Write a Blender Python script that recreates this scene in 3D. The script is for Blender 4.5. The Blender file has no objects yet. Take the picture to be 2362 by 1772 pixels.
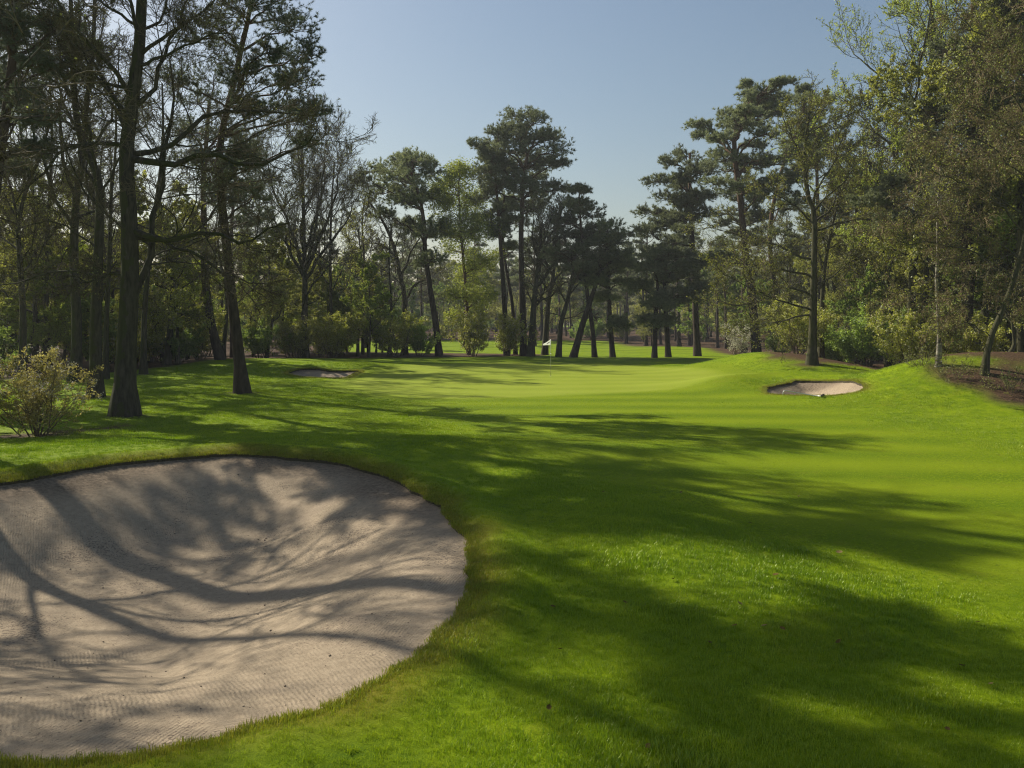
# A golf hole in early spring: bunker in front, green with a flag, pines and oaks all round.
import bpy, math, random, time
import numpy as np
from mathutils import Vector, geometry, Matrix

T0 = time.time()
rng = np.random.default_rng(11)
random.seed(5)
sc = bpy.context.scene
COL = sc.collection
PI = math.pi
CAMH, F, HOR, SC = 3.4, 853.33, 320.0, 2.159     # eye height, focal length in pixels, horizon row, survey scale
SUN_EL, SUN_DIR = math.radians(37), (0.78, -0.626)   # light travels to the right and towards the camera

# ---------------------------------------------------------------- numpy helpers
def sstep(a, b, x):
    t = np.clip((x - a) / (b - a), 0, 1)
    return t * t * (3 - 2 * t)

def nrm(v):
    return v / np.maximum(np.linalg.norm(v, axis=-1, keepdims=True), 1e-9)

def sdist(px, py, poly):
    """signed distance to a polygon, negative inside"""
    poly = np.asarray(poly, float)
    out = np.empty(len(px))
    a = poly; b = np.roll(poly, -1, 0)
    for s in range(0, len(px), 20000):
        x = px[s:s + 20000, None]; y = py[s:s + 20000, None]
        ex, ey = (b - a)[:, 0], (b - a)[:, 1]
        wx, wy = x - a[:, 0], y - a[:, 1]
        t = np.clip((wx * ex + wy * ey) / (ex * ex + ey * ey + 1e-12), 0, 1)
        d = np.sqrt(((wx - ex * t) ** 2 + (wy - ey * t) ** 2).min(1))
        c1 = (a[:, 1] <= y) & (b[:, 1] > y); c2 = (a[:, 1] > y) & (b[:, 1] <= y)
        cr = ex * wy - ey * wx
        ins = ((c1 & (cr > 0)).sum(1) - (c2 & (cr < 0)).sum(1)) != 0
        out[s:s + 20000] = np.where(ins, -d, d)
    return out

_w = [(rng.uniform(0, 2 * PI), rng.uniform(0, 2 * PI)) for _ in range(40)]
def wob(x, y, scale, k=0):
    """smooth wobble from a few sines, about -1..1"""
    s = 0
    for i in range(5):
        a, p = _w[(k * 5 + i) % 40]
        s = s + np.sin((x * math.cos(a) + y * math.sin(a)) / scale * (0.7 + 0.35 * i) + p)
    return s / 3.2

def gauss(x, y, cx, cy, sx, sy, h):
    return h * np.exp(-0.5 * (((x - cx) / sx) ** 2 + ((y - cy) / sy) ** 2))

def H(x, y):
    """height of the ground"""
    x = np.asarray(x, float); y = np.asarray(y, float)
    r = np.hypot(x, y)
    z = wob(x, y, 7.5, 0) * 0.05 * sstep(6, 20, r) * (1 - 0.6 * sstep(38, 50, y)) + wob(x, y, 2.6, 1) * 0.018 * (1 - sstep(30, 45, y))
    z = z + gauss(x, y, -4.0, 22.2, 7.0, 1.6, .26) + gauss(x, y, 2.2, 13.5, 1.1, 3.2, .22) + gauss(x, y, -12, 19.0, 3, 1.8, .18)
    z = z + gauss(x, y, 13.6, 43.4, 3.4, 1.7, .62) + gauss(x, y, 10.6, 41.0, 1.3, 1.6, .40)
    z = z + gauss(x, y, 15.6, 55, 2.7, 4, 1.05) + gauss(x, y, 19.0, 51, 2.8, 4.5, .75)
    z = z + gauss(x, y, 18.8, 37.4, 3.0, 3.0, 1.25) + gauss(x, y, 24.5, 36.0, 4.2, 3, 1.45) + gauss(x, y, 35, 38, 6, 6, 1.0)
    z = z + gauss(x, y, -11.5, 60.5, 4.0, 2.2, .28) + gauss(x, y, -20, 66, 6, 5, .35)
    z = z + gauss(x, y, -11.0, 30.0, 1.0, 1.0, .12) + gauss(x, y, -12.6, 39.8, .8, .8, .10)
    z = z + gauss(x, y, 5, 100, 5, 5, .35) + gauss(x, y, 17, 96, 5, 4, .45) - gauss(x, y, 9, 92, 8, 4, .2)
    z = z + 0.9 * sstep(110, 150, y)
    return z

def hit(ox, oy):
    """ground point under a survey pixel"""
    px, py = ox / SC, oy / SC
    dx, dz = (px - 512) / F, -(py - HOR) / F
    d = np.concatenate([np.arange(4, 60, .02), np.arange(60, 400, .1)])
    below = CAMH + dz * d - H(dx * d, d) <= 0
    i = int(np.argmax(below)) if below.any() else len(d) - 1
    return np.array([dx * d[i], d[i], float(H(dx * d[i], d[i]))])

def P(ox, oy, d):
    """point at distance d seen at a survey pixel"""
    return np.array([(ox / SC - 512) * d / F, d, CAMH - (oy / SC - HOR) * d / F])

def spline(pts, n):
    pts = np.asarray(pts, float)
    if len(pts) == 2:
        t = np.linspace(0, 1, n)[:, None]
        return pts[0] * (1 - t) + pts[1] * t
    p = np.vstack([2 * pts[0] - pts[1], pts, 2 * pts[-1] - pts[-2]])
    seg = np.linalg.norm(np.diff(pts, axis=0), axis=1); cum = np.concatenate([[0], np.cumsum(seg)])
    out = []
    for u in np.linspace(0, cum[-1], n):
        i = min(np.searchsorted(cum, u, side='right') - 1, len(seg) - 1)
        t = (u - cum[i]) / max(seg[i], 1e-9)
        a, b, c, d = p[i], p[i + 1], p[i + 2], p[i + 3]
        out.append(0.5 * (2 * b + (c - a) * t + (2 * a - 5 * b + 4 * c - d) * t * t + (3 * b - a - 3 * c + d) * t ** 3))
    return np.array(out)

def closed_spline(pts, n):
    pts = np.asarray(pts, float)
    ext = np.vstack([pts[-2:], pts, pts[:3]])
    full = spline(ext, n * 3)
    d0 = ((full - pts[0]) ** 2).sum(1); half = len(full) // 2
    i0 = int(np.argmin(d0[:half])); i1 = half + int(np.argmin(d0[half:]))
    return spline(full[i0:i1 + 1], n + 1)[:-1]

# ---------------------------------------------------------------- mesh building
class Geo:
    def __init__(self):
        self.v, self.q, self.t, self.n = [], [], [], 0
        self.qa, self.ta, self.qm, self.tm = [], [], [], []
    def add(self, v, q=None, t=None, a=None, m=0):
        v = np.asarray(v, float).reshape(-1, 3)
        if q is not None and len(q):
            q = np.asarray(q).reshape(-1, 4); self.q.append(q + self.n)
            self.qa.append(np.broadcast_to(np.asarray(0.5 if a is None else a, float), (len(q),))); self.qm.append(np.full(len(q), m))
        if t is not None and len(t):
            t = np.asarray(t).reshape(-1, 3); self.t.append(t + self.n)
            self.ta.append(np.broadcast_to(np.asarray(0.5 if a is None else a, float), (len(t),))); self.tm.append(np.full(len(t), m))
        self.v.append(v); self.n += len(v)
    def build(self, name, mats, parent=None, smooth=True, origin=None):
        me = bpy.data.meshes.new(name)
        v = np.vstack(self.v) if self.v else np.zeros((0, 3))
        if origin is not None: v = v - np.asarray(origin)
        q = np.vstack(self.q) if self.q else np.zeros((0, 4), int)
        t = np.vstack(self.t) if self.t else np.zeros((0, 3), int)
        me.vertices.add(len(v)); me.vertices.foreach_set('co', v.astype(np.float32).ravel())
        loops = np.concatenate([q.ravel(), t.ravel()]).astype(np.int32)
        me.loops.add(len(loops)); me.loops.foreach_set('vertex_index', loops)
        starts = np.concatenate([np.arange(len(q)) * 4, len(q) * 4 + np.arange(len(t)) * 3]).astype(np.int32)
        me.polygons.add(len(starts)); me.polygons.foreach_set('loop_start', starts)
        mi = np.concatenate((self.qm or [np.zeros(0)]) + (self.tm or [np.zeros(0)])).astype(np.int32)
        me.polygons.foreach_set('material_index', mi)
        me.polygons.foreach_set('use_smooth', np.full(len(starts), smooth))
        me.update(calc_edges=True)
        at = me.attributes.new('vary', 'FLOAT', 'FACE')
        at.data.foreach_set('value', np.concatenate((self.qa or [np.zeros(0)]) + (self.ta or [np.zeros(0)])).astype(np.float32))
        for m in (mats if isinstance(mats, (list, tuple)) else [mats]): me.materials.append(m)
        o = bpy.data.objects.new(name, me); COL.objects.link(o)
        if parent is not None: o.parent = parent
        return o

def tubes(g, Pn, R, sides=4, m=0, a=None):
    """Pn (N,K,3), R (N,K): round tapering tubes"""
    N, K, _ = Pn.shape
    if N == 0: return
    T = np.empty_like(Pn); T[:, 1:-1] = Pn[:, 2:] - Pn[:, :-2]; T[:, 0] = Pn[:, 1] - Pn[:, 0]; T[:, -1] = Pn[:, -1] - Pn[:, -2]
    T = nrm(T)
    mean = nrm(Pn[:, -1] - Pn[:, 0])
    ref = np.where(np.abs(mean[:, 2:3]) > 0.8, np.array([[1., 0, 0]]), np.array([[0., 0, 1]]))[:, None, :]
    U = nrm(np.cross(T, np.broadcast_to(ref, T.shape))); V = np.cross(T, U)
    ang = np.arange(sides) * 2 * PI / sides
    ring = Pn[:, :, None, :] + R[:, :, None, None] * (U[:, :, None, :] * np.cos(ang)[None, None, :, None] + V[:, :, None, :] * np.sin(ang)[None, None, :, None])
    idx = np.arange(N * K * sides).reshape(N, K, sides)
    a0 = idx[:, :-1, :]; a1 = np.roll(idx, -1, 2)[:, :-1, :]; b0 = idx[:, 1:, :]; b1 = np.roll(idx, -1, 2)[:, 1:, :]
    q = np.stack([a0, a1, b1, b0], -1).reshape(-1, 4)
    av = None if a is None else np.repeat(a, (K - 1) * sides)
    g.add(ring.reshape(-1, 3), q=q, m=m, a=av)

def rand_dir(n):
    return nrm(rng.normal(size=(n, 3)))

def grow(st, di, ln, r0, r1, K, wander, trop):
    """grow N branches from points st along di; returns points (N,K+1,3), radii (N,K+1)"""
    N = len(st); Pn = np.empty((N, K + 1, 3)); Pn[:, 0] = st; d = nrm(di)
    for k in range(K):
        d = nrm(d + wander * rng.normal(size=(N, 3)) + np.array([0, 0, 1.]) * trop)
        Pn[:, k + 1] = Pn[:, k] + d * (ln / K)[:, None]
    t = np.linspace(0, 1, K + 1)[None]
    return Pn, r0[:, None] * (1 - t) + r1[:, None] * t

def sprout(Pn, R, n, tmin, ang, ln, K, wander, trop, rr=0.55, rmin=0.004, tmax=1.0, flat=0.0):
    """children of every branch: n each, angle ang (rad) off the parent, length ln times the parent's"""
    N, Kp, _ = Pn.shape
    if N == 0: return np.zeros((0, K + 1, 3)), np.zeros((0, K + 1))
    i = np.repeat(np.arange(N), n)
    t = np.tile(np.linspace(tmin, tmax, n), N) + rng.uniform(-.5, .5, N * n) * (tmax - tmin) / n
    t = np.clip(t, 0, 1) * (Kp - 1); k = np.minimum(t.astype(int), Kp - 2); f = (t - k)[:, None]
    st = Pn[i, k] * (1 - f) + Pn[i, k + 1] * f
    r = R[i, k] * (1 - f[:, 0]) + R[i, k + 1] * f[:, 0]
    tan = nrm(Pn[i, k + 1] - Pn[i, k])
    side = nrm(np.cross(tan, rand_dir(len(i))))
    side[:, 2] *= (1 - flat); side = nrm(side)
    an = ang * rng.uniform(.7, 1.3, len(i))
    di = tan * np.cos(an)[:, None] + side * np.sin(an)[:, None]
    L = np.linalg.norm(np.diff(Pn, axis=1), axis=2).sum(1)[i]
    le = L * ln * (1 - 0.45 * (t / (Kp - 1))) * rng.uniform(.65, 1.25, len(i))
    r0 = np.maximum(r * rr * rng.uniform(.7, 1, len(i)), rmin)
    return grow(st, di, le, r0, np.maximum(r0 * .35, rmin * .6), K, wander, trop)

def leaves(g, pos, size, m=1, jit=0.0, up=0.3):
    """small diamond leaves at random tilts"""
    N = len(pos)
    if N == 0: return
    pos = pos + rng.normal(size=(N, 3)) * jit
    n = nrm(rng.normal(size=(N, 3)) + np.array([0, 0, up]))
    u = nrm(np.cross(n, rand_dir(N))); v = np.cross(n, u)
    s = size * rng.uniform(.55, 1.25, N)[:, None]
    vv = np.stack([pos - u * s * .5, pos + v * s * .32 + n * s * .08, pos + u * s * .5, pos - v * s * .32 + n * s * .08], 1)
    g.add(vv.reshape(-1, 3), q=np.arange(N * 4).reshape(-1, 4), a=rng.uniform(0, 1, N), m=m)

def needles(g, pos, di, n, ln, w, m=1):
    """brushes of pine needles"""
    N = len(pos)
    if N == 0: return
    vary = np.repeat(rng.uniform(0, 1, N), n) * .7 + rng.uniform(0, .3, N * n)
    p = np.repeat(pos, n, 0); d = np.repeat(di, n, 0)
    d = nrm(d * .75 + rand_dir(N * n) * .95 + np.array([0, 0, .25]))
    s = nrm(np.cross(d, rand_dir(N * n)))
    L = (ln * rng.uniform(.6, 1.2, N * n))[:, None]
    p = p - d * L * .12
    vv = np.stack([p - s * w * .5, p + s * w * .5, p + d * L], 1)
    g.add(vv.reshape(-1, 3), t=np.arange(N * n * 3).reshape(-1, 3), a=vary, m=m)

def pts_along(Pn, n, tmin=0.3):
    N, K, _ = Pn.shape
    i = np.repeat(np.arange(N), n); t = rng.uniform(tmin, 1, N * n) * (K - 1)
    k = np.minimum(t.astype(int), K - 2); f = (t - k)[:, None]
    return Pn[i, k] * (1 - f) + Pn[i, k + 1] * f, nrm(Pn[i, k + 1] - Pn[i, k])

# ---------------------------------------------------------------- materials
def mat(name):
    m = bpy.data.materials.new(name); m.use_nodes = True
    nt = m.node_tree; nt.nodes.clear()
    out = nt.nodes.new('ShaderNodeOutputMaterial')
    return m, nt, out

class NT:
    def __init__(s, nt): s.nt = nt
    def n(s, t, **kw):
        o = s.nt.nodes.new(t)
        for k, v in kw.items():
            if k.startswith('i_'):
                key = k[2:]; o.inputs[int(key) if key.isdigit() else key.replace('_', ' ')].default_value = v
            else: setattr(o, k, v)
        return o
    def l(s, a, b): s.nt.links.new(a, b)
    def ramp(s, fac, stops):
        r = s.n('ShaderNodeValToRGB'); e = r.color_ramp.elements
        while len(e) < len(stops): e.new(.5)
        for x, (p, c) in zip(e, stops): x.position = p; x.color = (*c, 1)
        s.l(fac, r.inputs[0]); return r.outputs[0]
    def noise(s, vec, scale, detail=3, rough=.55):
        o = s.n('ShaderNodeTexNoise'); o.inputs['Scale'].default_value = scale; o.inputs['Detail'].default_value = detail; o.inputs['Roughness'].default_value = rough
        if vec is not None: s.l(vec, o.inputs['Vector'])
        return o.outputs[0]
    def mix(s, f, a, b, blend='MIX'):
        o = s.n('ShaderNodeMix', data_type='RGBA', blend_type=blend)
        for sock, val in ((o.inputs[0], f), (o.inputs[6], a), (o.inputs[7], b)):
            if hasattr(val, 'is_output') or isinstance(val, bpy.types.NodeSocket): s.l(val, sock)
            elif isinstance(val, tuple): sock.default_value = (*val, 1)
            else: sock.default_value = val
        return o.outputs[2]
    def math(s, op, a, b=None, c=None):
        o = s.n('ShaderNodeMath', operation=op)
        for i, v in enumerate((a, b, c)):
            if v is None: continue
            if isinstance(v, bpy.types.NodeSocket): s.l(v, o.inputs[i])
            else: o.inputs[i].default_value = v
        return o.outputs[0]
    def attr(s, name, kind='GEOMETRY'):
        o = s.n('ShaderNodeAttribute', attribute_name=name, attribute_type=kind); return o.outputs['Fac']

def bark_mat(name, c1, c2, c3=None, zr=None, moss=0.0, scale=9, white=False):
    m, nt, out = mat(name); k = NT(nt)
    co = k.n('ShaderNodeTexCoord').outputs['Object']
    mp = k.n('ShaderNodeMapping'); mp.inputs['Scale'].default_value = (1, 1, .22) if not white else (.5, .5, 2.2); k.l(co, mp.inputs[0])
    n1 = k.noise(mp.outputs[0], scale, 5, .65)
    col = k.ramp(n1, [(.3, c1), (.72, c2)])
    if white:
        col = k.ramp(n1, [(.42, (.06, .05, .04)), (.56, c1), (.85, c2)])
    if c3:
        sep = k.n('ShaderNodeSeparateXYZ'); k.l(co, sep.inputs[0])
        f = k.n('ShaderNodeMapRange', i_1=zr[0], i_2=zr[1]); k.l(sep.outputs[2], f.inputs[0])
        col = k.mix(f.outputs[0], col, k.mix(n1, c3, tuple(x * .55 for x in c3)))
    if moss:
        ge = k.n('ShaderNodeNewGeometry'); sp = k.n('ShaderNodeSeparateXYZ'); k.l(ge.outputs['Normal'], sp.inputs[0])
        n2 = k.noise(co, 1.6, 4)
        f = k.math('MULTIPLY', k.math('GREATER_THAN', k.math('ADD', k.math('MULTIPLY', sp.outputs[0], -.22), n2), .5), moss)
        col = k.mix(f, col, (.055, .062, .018))
    b = k.n('ShaderNodeBsdfPrincipled'); b.inputs['Roughness'].default_value = .9; b.inputs['Specular IOR Level'].default_value = .15
    k.l(col, b.inputs['Base Color'])
    bu = k.n('ShaderNodeBump', i_Strength=.7, i_Distance=.04); k.l(n1, bu.inputs['Height']); k.l(bu.outputs[0], b.inputs['Normal'])
    k.l(b.outputs[0], out.inputs[0]); return m

def leaf_mat(name, c1, c2, trans=.45, c3=None, gloss=.05):
    m, nt, out = mat(name); k = NT(nt)
    v = k.attr('vary')
    st = [(.0, c1), (.8, c2)] + ([(.97, c3)] if c3 else [])
    col = k.ramp(v, st)
    oi = k.n('ShaderNodeObjectInfo')
    hs = k.n('ShaderNodeHueSaturation'); k.l(col, hs.inputs['Color'])
    vv = k.n('ShaderNodeMapRange', i_3=.75, i_4=1.25); k.l(oi.outputs['Random'], vv.inputs[0]); k.l(vv.outputs[0], hs.inputs['Value'])
    d = k.n('ShaderNodeBsdfDiffuse'); t = k.n('ShaderNodeBsdfTranslucent'); k.l(hs.outputs[0], d.inputs[0]); k.l(hs.outputs[0], t.inputs[0])
    mx = k.n('ShaderNodeMixShader', i_0=trans); k.l(d.outputs[0], mx.inputs[1]); k.l(t.outputs[0], mx.inputs[2])
    res = mx.outputs[0]
    if gloss:
        gl = k.n('ShaderNodeBsdfGlossy', i_1=.5); gl.inputs[0].default_value = (.8, .85, .9, 1)
        m2 = k.n('ShaderNodeMixShader', i_0=gloss); k.l(res, m2.inputs[1]); k.l(gl.outputs[0], m2.inputs[2]); res = m2.outputs[0]
    k.l(res, out.inputs[0]); return m

def plain(name, c, rough=.5, metal=0, noise=.12, scale=20):
    m, nt, out = mat(name); k = NT(nt)
    co = k.n('ShaderNodeTexCoord').outputs['Object']; n1 = k.noise(co, scale, 4)
    col = k.mix(n1, tuple(x * (1 - noise) for x in c), tuple(min(1, x * (1 + noise)) for x in c))
    b = k.n('ShaderNodeBsdfPrincipled'); b.inputs['Roughness'].default_value = rough; b.inputs['Specular IOR Level'].default_value = .08 if rough > .7 else .5; b.inputs['Metallic'].default_value = metal
    k.l(col, b.inputs['Base Color']); k.l(b.outputs[0], out.inputs[0]); return m

M = {}
M['oak_bark'] = bark_mat('oak_bark', (.028, .024, .017), (.105, .090, .062), moss=.75)
M['grey_bark'] = bark_mat('grey_bark', (.038, .032, .023), (.125, .105, .072), moss=.5)
M['pine_bark'] = bark_mat('pine_bark', (.028, .021, .016), (.10, .075, .055), (.15, .085, .048), (8, 18), scale=7)
M['birch_bark'] = bark_mat('birch_bark', (.30, .27, .22), (.55, .52, .46), scale=3, white=True)
M['reddish_bark'] = bark_mat('reddish_bark', (.07, .045, .03), (.19, .11, .07), scale=6)
M['twig'] = bark_mat('twig', (.085, .068, .040), (.19, .150, .090), scale=3)
M['brown_twig'] = bark_mat('brown_twig', (.12, .09, .048), (.27, .20, .11), scale=3)
M['needle'] = leaf_mat('needle', (.105, .130, .052), (.250, .275, .115), .5)
M['needle_blue'] = leaf_mat('needle_blue', (.075, .105, .055), (.180, .215, .110), .45)
M['birch_leaf'] = leaf_mat('birch_leaf', (.20, .25, .025), (.38, .41, .06), .55)
M['oak_leaf'] = leaf_mat('oak_leaf', (.215, .235, .028), (.44, .45, .07), .6)
M['beech_leaf'] = leaf_mat('beech_leaf', (.22, .29, .028), (.44, .50, .065), .62)
M['green_leaf'] = leaf_mat('green_leaf', (.16, .25, .028), (.34, .43, .065), .6)
M['olive_leaf'] = leaf_mat('olive_leaf', (.23, .25, .022), (.47, .48, .06), .6, (.55, .5, .32))
M['bud_leaf'] = leaf_mat('bud_leaf', (.16, .18, .036), (.35, .38, .08), .55)
M['copper_leaf'] = leaf_mat('copper_leaf', (.30, .25, .045), (.60, .53, .13), .6)
M['blossom'] = leaf_mat('blossom', (.42, .40, .28), (.64, .61, .48), .4)
M['dry_leaf'] = plain('dry_leaf', (.11, .075, .018), .8, noise=.4, scale=40)
M['dry_pale'] = plain('dry_pale', (.17, .13, .045), .8, noise=.4, scale=40)

# ---------------------------------------------------------------- outlines on the ground
def to_ground(pts):
    return [hit(a, b)[:2] for a, b in pts]

BUNK_MAIN = to_ground([(0, 1048), (100, 1030), (200, 1012), (300, 1000), (400, 990), (480, 985), (580, 988), (680, 997), (760, 1010), (830, 1032), (890, 1060),
    (940, 1095), (975, 1130), (1000, 1165), (1013, 1205), (1016, 1240), (1008, 1280), (985, 1330), (950, 1380), (900, 1420), (830, 1460), (760, 1500), (680, 1540),
    (560, 1575), (450, 1605), (330, 1625), (200, 1640), (0, 1648)]) + [np.array(p) for p in ((-6.3, 7.0), (-9.5, 7.9), (-12.6, 10.0), (-14.2, 13.0), (-13.2, 15.8))]
z3 = lambda x, y: ((1750 + x / 8.508) * .936, (860 + y / 8.508) * .936)
BUNK_RIGHT = to_ground([z3(*p) for p in ((165, 300), (240, 262), (370, 235), (520, 215), (640, 185), (700, 150), (860, 152), (1000, 160), (1300, 160), (1560, 158), (1800, 155),
    (1900, 180), (2020, 215), (2055, 265), (2030, 320), (1960, 365), (1830, 395), (1650, 420), (1450, 440), (1200, 450), (900, 440), (600, 430), (300, 418), (180, 400), (158, 350))])
z5 = lambda x, y: ((500 + x / 3.16) * .936, (550 + y / 3.16) * .936)
BUNK_LEFT = to_ground([z5(*p) for p in ((512, 985), (545, 966), (610, 952), (690, 947), (760, 951), (810, 962), (880, 966), (960, 962), (1048, 966), (1010, 985), (975, 1003), (945, 1017), (860, 1019), (700, 1016), (590, 1006))])
BUNKERS = [closed_spline(BUNK_MAIN, 260), closed_spline(BUNK_RIGHT, 130), closed_spline(BUNK_LEFT, 110)]
for bi, b in enumerate(BUNKERS):           # slightly uneven turf edge
    cx, cy = b.mean(0)
    dd = nrm(b - [cx, cy]); s = np.arange(len(b))
    amp = .035 if bi == 0 else .03
    b += dd * (amp * (np.sin(s * .9) * .5 + np.sin(s * .41 + 1) + rng.normal(size=len(b)) * .5))[:, None]

flat = lambda x, y: np.array([(x / SC - 512) * CAMH / (y / SC - HOR), CAMH * F / (y / SC - HOR)])
GREEN = closed_spline([flat(*p) for p in ((750, 826), (800, 812), (860, 797), (950, 788), (1100, 783), (1300, 786), (1400, 793), (1490, 806), (1590, 822), (1640, 832), (1560, 840), (1400, 846), (1200, 853), (1000, 858), (880, 853), (800, 843))], 120)
FAIR = closed_spline([flat(*p) for p in ((860, 868), (1000, 862), (1300, 850), (1560, 846), (1700, 866), (1850, 900), (2000, 935), (2211, 985), (2600, 1080), (2600, 1400), (2211, 1290), (1900, 1205), (1600, 1140), (1350, 1070), (1150, 990), (980, 915))], 140)
DIRT = [np.array([np.asarray(q, float) for q in p]) for p in (
    [(-120, 30), (-46, 30), (-33, 42), (-27, 52), (-24, 60), (-23.5, 71), (-12.5, 75.5), (-4.3, 78), (3, 80.5), (3, 86), (-10, 88), (-19, 92), (-24, 110), (-30, 124), (-10, 128), (14, 126), (16, 108), (22, 100), (21, 84), (24, 74), (19, 62), (21.5, 57), (21, 51.5), (24, 49), (21.5, 42), (21, 38.5), (21.5, 34.5), (23, 32.5), (27, 29), (45, 24), (160, 30), (400, 300), (-400, 300)],
    [(-13.8, 25.0), (-14.6, 26.2), (-12.6, 27.6), (-12.3, 26.8)],
    [(18.4, 36.8), (22, 34), (40, 30), (40, 48), (21, 46), (19, 41)],
    to_ground([(1990, 803), (2040, 818), (2100, 842), (2160, 864), (2240, 890), (2330, 890), (2330, 800), (2211, 800), (2100, 792), (2010, 786)]),
    [(19.6, 58), (15.6, 54.6), (15.5, 51.6), (17.6, 49.2), (21.4, 48.0), (23, 49), (23.5, 56)])]

for _ox, _oy, _r in ((270, 898, .5), (523, 848, .42), (207, 858, .5), (310, 808, .6), (78, 940, .9), (2026, 790, .5), (2125, 808, .8), (1753, 786, .6)):
    _b = hit(_ox, _oy); DIRT.append(np.array([[_b[0] + _r * 1.3 * math.cos(t), _b[1] + _r * math.sin(t)] for t in np.linspace(0, 2 * PI, 14, endpoint=False)]))

# a rounded turf lip follows the rim of the big bunker
H_plain = H
def H(x, y):
    x = np.asarray(x, float); y = np.asarray(y, float); z = H_plain(x, y)
    b = BUNKERS[0]; m = (x > b[:, 0].min() - 3) & (x < b[:, 0].max() + 3) & (y > b[:, 1].min() - 3) & (y < b[:, 1].max() + 3)
    if np.any(m):
        xs, ys = np.atleast_1d(x)[np.atleast_1d(m)], np.atleast_1d(y)[np.atleast_1d(m)]
        add = (.09 + .10 * sstep(8, 13, ys)) * np.exp(-((sdist(xs, ys, b) - .5) / .42) ** 2)
        if z.ndim == 0: z = z + add[0]
        else: z = z.copy(); z[m] += add
    return z

# ---------------------------------------------------------------- ground
def in_poly(x, y, poly):
    return sdist(x, y, poly) < 0

def make_ground():
    rr = 2.2 * np.exp(np.arange(0, 385) * .0138); rr = rr[rr < 395]
    pts = []
    for i, r in enumerate(rr):
        fine = .0135 if r < 110 else .03
        a = np.concatenate([np.arange(math.radians(90 - 44), math.radians(90 + 44), fine), np.arange(math.radians(134), math.radians(406), .12 if r > 6 else .3)])
        a = a + (i % 2) * fine * .5
        pts.append(np.stack([r * np.cos(a), r * np.sin(a)], 1))
    a = np.linspace(0, 2 * PI, 96, endpoint=False)
    pts += [np.stack([R * np.cos(a), R * np.sin(a)], 1) for R in (410,)]
    pts = np.vstack(pts + [np.array([[0., 0]])])
    keep = np.ones(len(pts), bool)
    for b in BUNKERS:
        lo, hi = b.min(0) - 1, b.max(0) + 1
        m = ((pts > lo) & (pts < hi)).all(1); ii = np.where(m)[0]
        sd = sdist(pts[ii, 0], pts[ii, 1], b)
        keep[ii[sd < .06]] = False
    pts = pts[keep]
    extra, edges, n0 = [], [], len(pts)
    for b in BUNKERS:
        n = len(b); edges += [(n0 + i, n0 + (i + 1) % n) for i in range(n)]; extra.append(b); n0 += n
    allp = np.vstack([pts] + extra)
    res = geometry.delaunay_2d_cdt([Vector(p) for p in allp], edges, [], 0, 1e-5)
    vs = np.array([v[:] for v in res[0]]); fs = np.array([f[:] for f in res[2]])
    c = vs[fs].mean(1); ok = np.ones(len(fs), bool)
    for b in BUNKERS:
        lo, hi = b.min(0), b.max(0)
        ii = np.where(((c > lo) & (c < hi)).all(1))[0]
        ok[ii[sdist(c[ii, 0], c[ii, 1], b) < 0]] = False
    fs = fs[ok]
    # keep faces up
    e1 = vs[fs[:, 1]] - vs[fs[:, 0]]; e2 = vs[fs[:, 2]] - vs[fs[:, 0]]
    fl = (e1[:, 0] * e2[:, 1] - e1[:, 1] * e2[:, 0]) < 0
    fs[fl] = fs[fl][:, ::-1]
    z = H(vs[:, 0], vs[:, 1])
    g = Geo(); v3 = np.column_stack([vs, z]); g.add(v3, t=fs)
    isk = g.n
    for b in BUNKERS:                                   # cut turf edge going down to the sand
        zb = H(b[:, 0], b[:, 1]); n = len(b)
        top = np.column_stack([b, zb]); bot = np.column_stack([b, zb - .45])
        i = np.arange(n); j = (i + 1) % n
        g.add(np.vstack([top, bot]), q=np.stack([i, j, j + n, i + n], 1), m=1)
    o = g.build('ground', [ground_mat(), soil_mat()])
    o['kind'] = 'structure'
    me = o.data; allv = np.vstack(g.v)
    masks = cover(allv[:, 0], allv[:, 1])
    for k, v in masks.items():
        at = me.attributes.new(k, 'FLOAT', 'POINT'); at.data.foreach_set('value', v.astype(np.float32))
    return o

def cover(x, y):
    n1 = wob(x, y, 1.1, 2); n2 = wob(x, y, .5, 3)
    gr = 1 - sstep(-.5, .6, sdist(x, y, GREEN))
    fringe = 1 - sstep(1.2, 1.7, sdist(x, y, GREEN))
    fa = 1 - sstep(-1.6, 1.4, sdist(x, y, FAIR))
    far = sstep(86, 90, y + n1) * (1 - sstep(118, 124, y))
    di = np.zeros(len(x))
    for p in DIRT:
        di = np.maximum(di, 1 - sstep(-.5, .6, sdist(x, y, p) + n1 * .45 + n2 * .35))
    edge = np.zeros(len(x))
    for b in BUNKERS:
        s = np.full(len(x), 9.)
        m = (x > b[:, 0].min() - 4) & (x < b[:, 0].max() + 4) & (y > b[:, 1].min() - 4) & (y < b[:, 1].max() + 4)
        s[m] = sdist(x[m], y[m], b)
        w = .8 if b is BUNKERS[0] else .4
        edge = np.maximum(edge, (1 - sstep(.0, w, np.abs(s) + n2 * .12 - n1 * .12)))
    return dict(green=gr, fringe=fringe, fair=np.maximum(fa, far * .8), dirt=di, edge=edge)

GRASS_ROUGH = ((.080, .148, .001), (.250, .335, .003))
GRASS_FAIR = ((.115, .185, .002), (.220, .288, .006))
GRASS_GREEN = ((.205, .265, .016), (.275, .325, .034))

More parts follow.
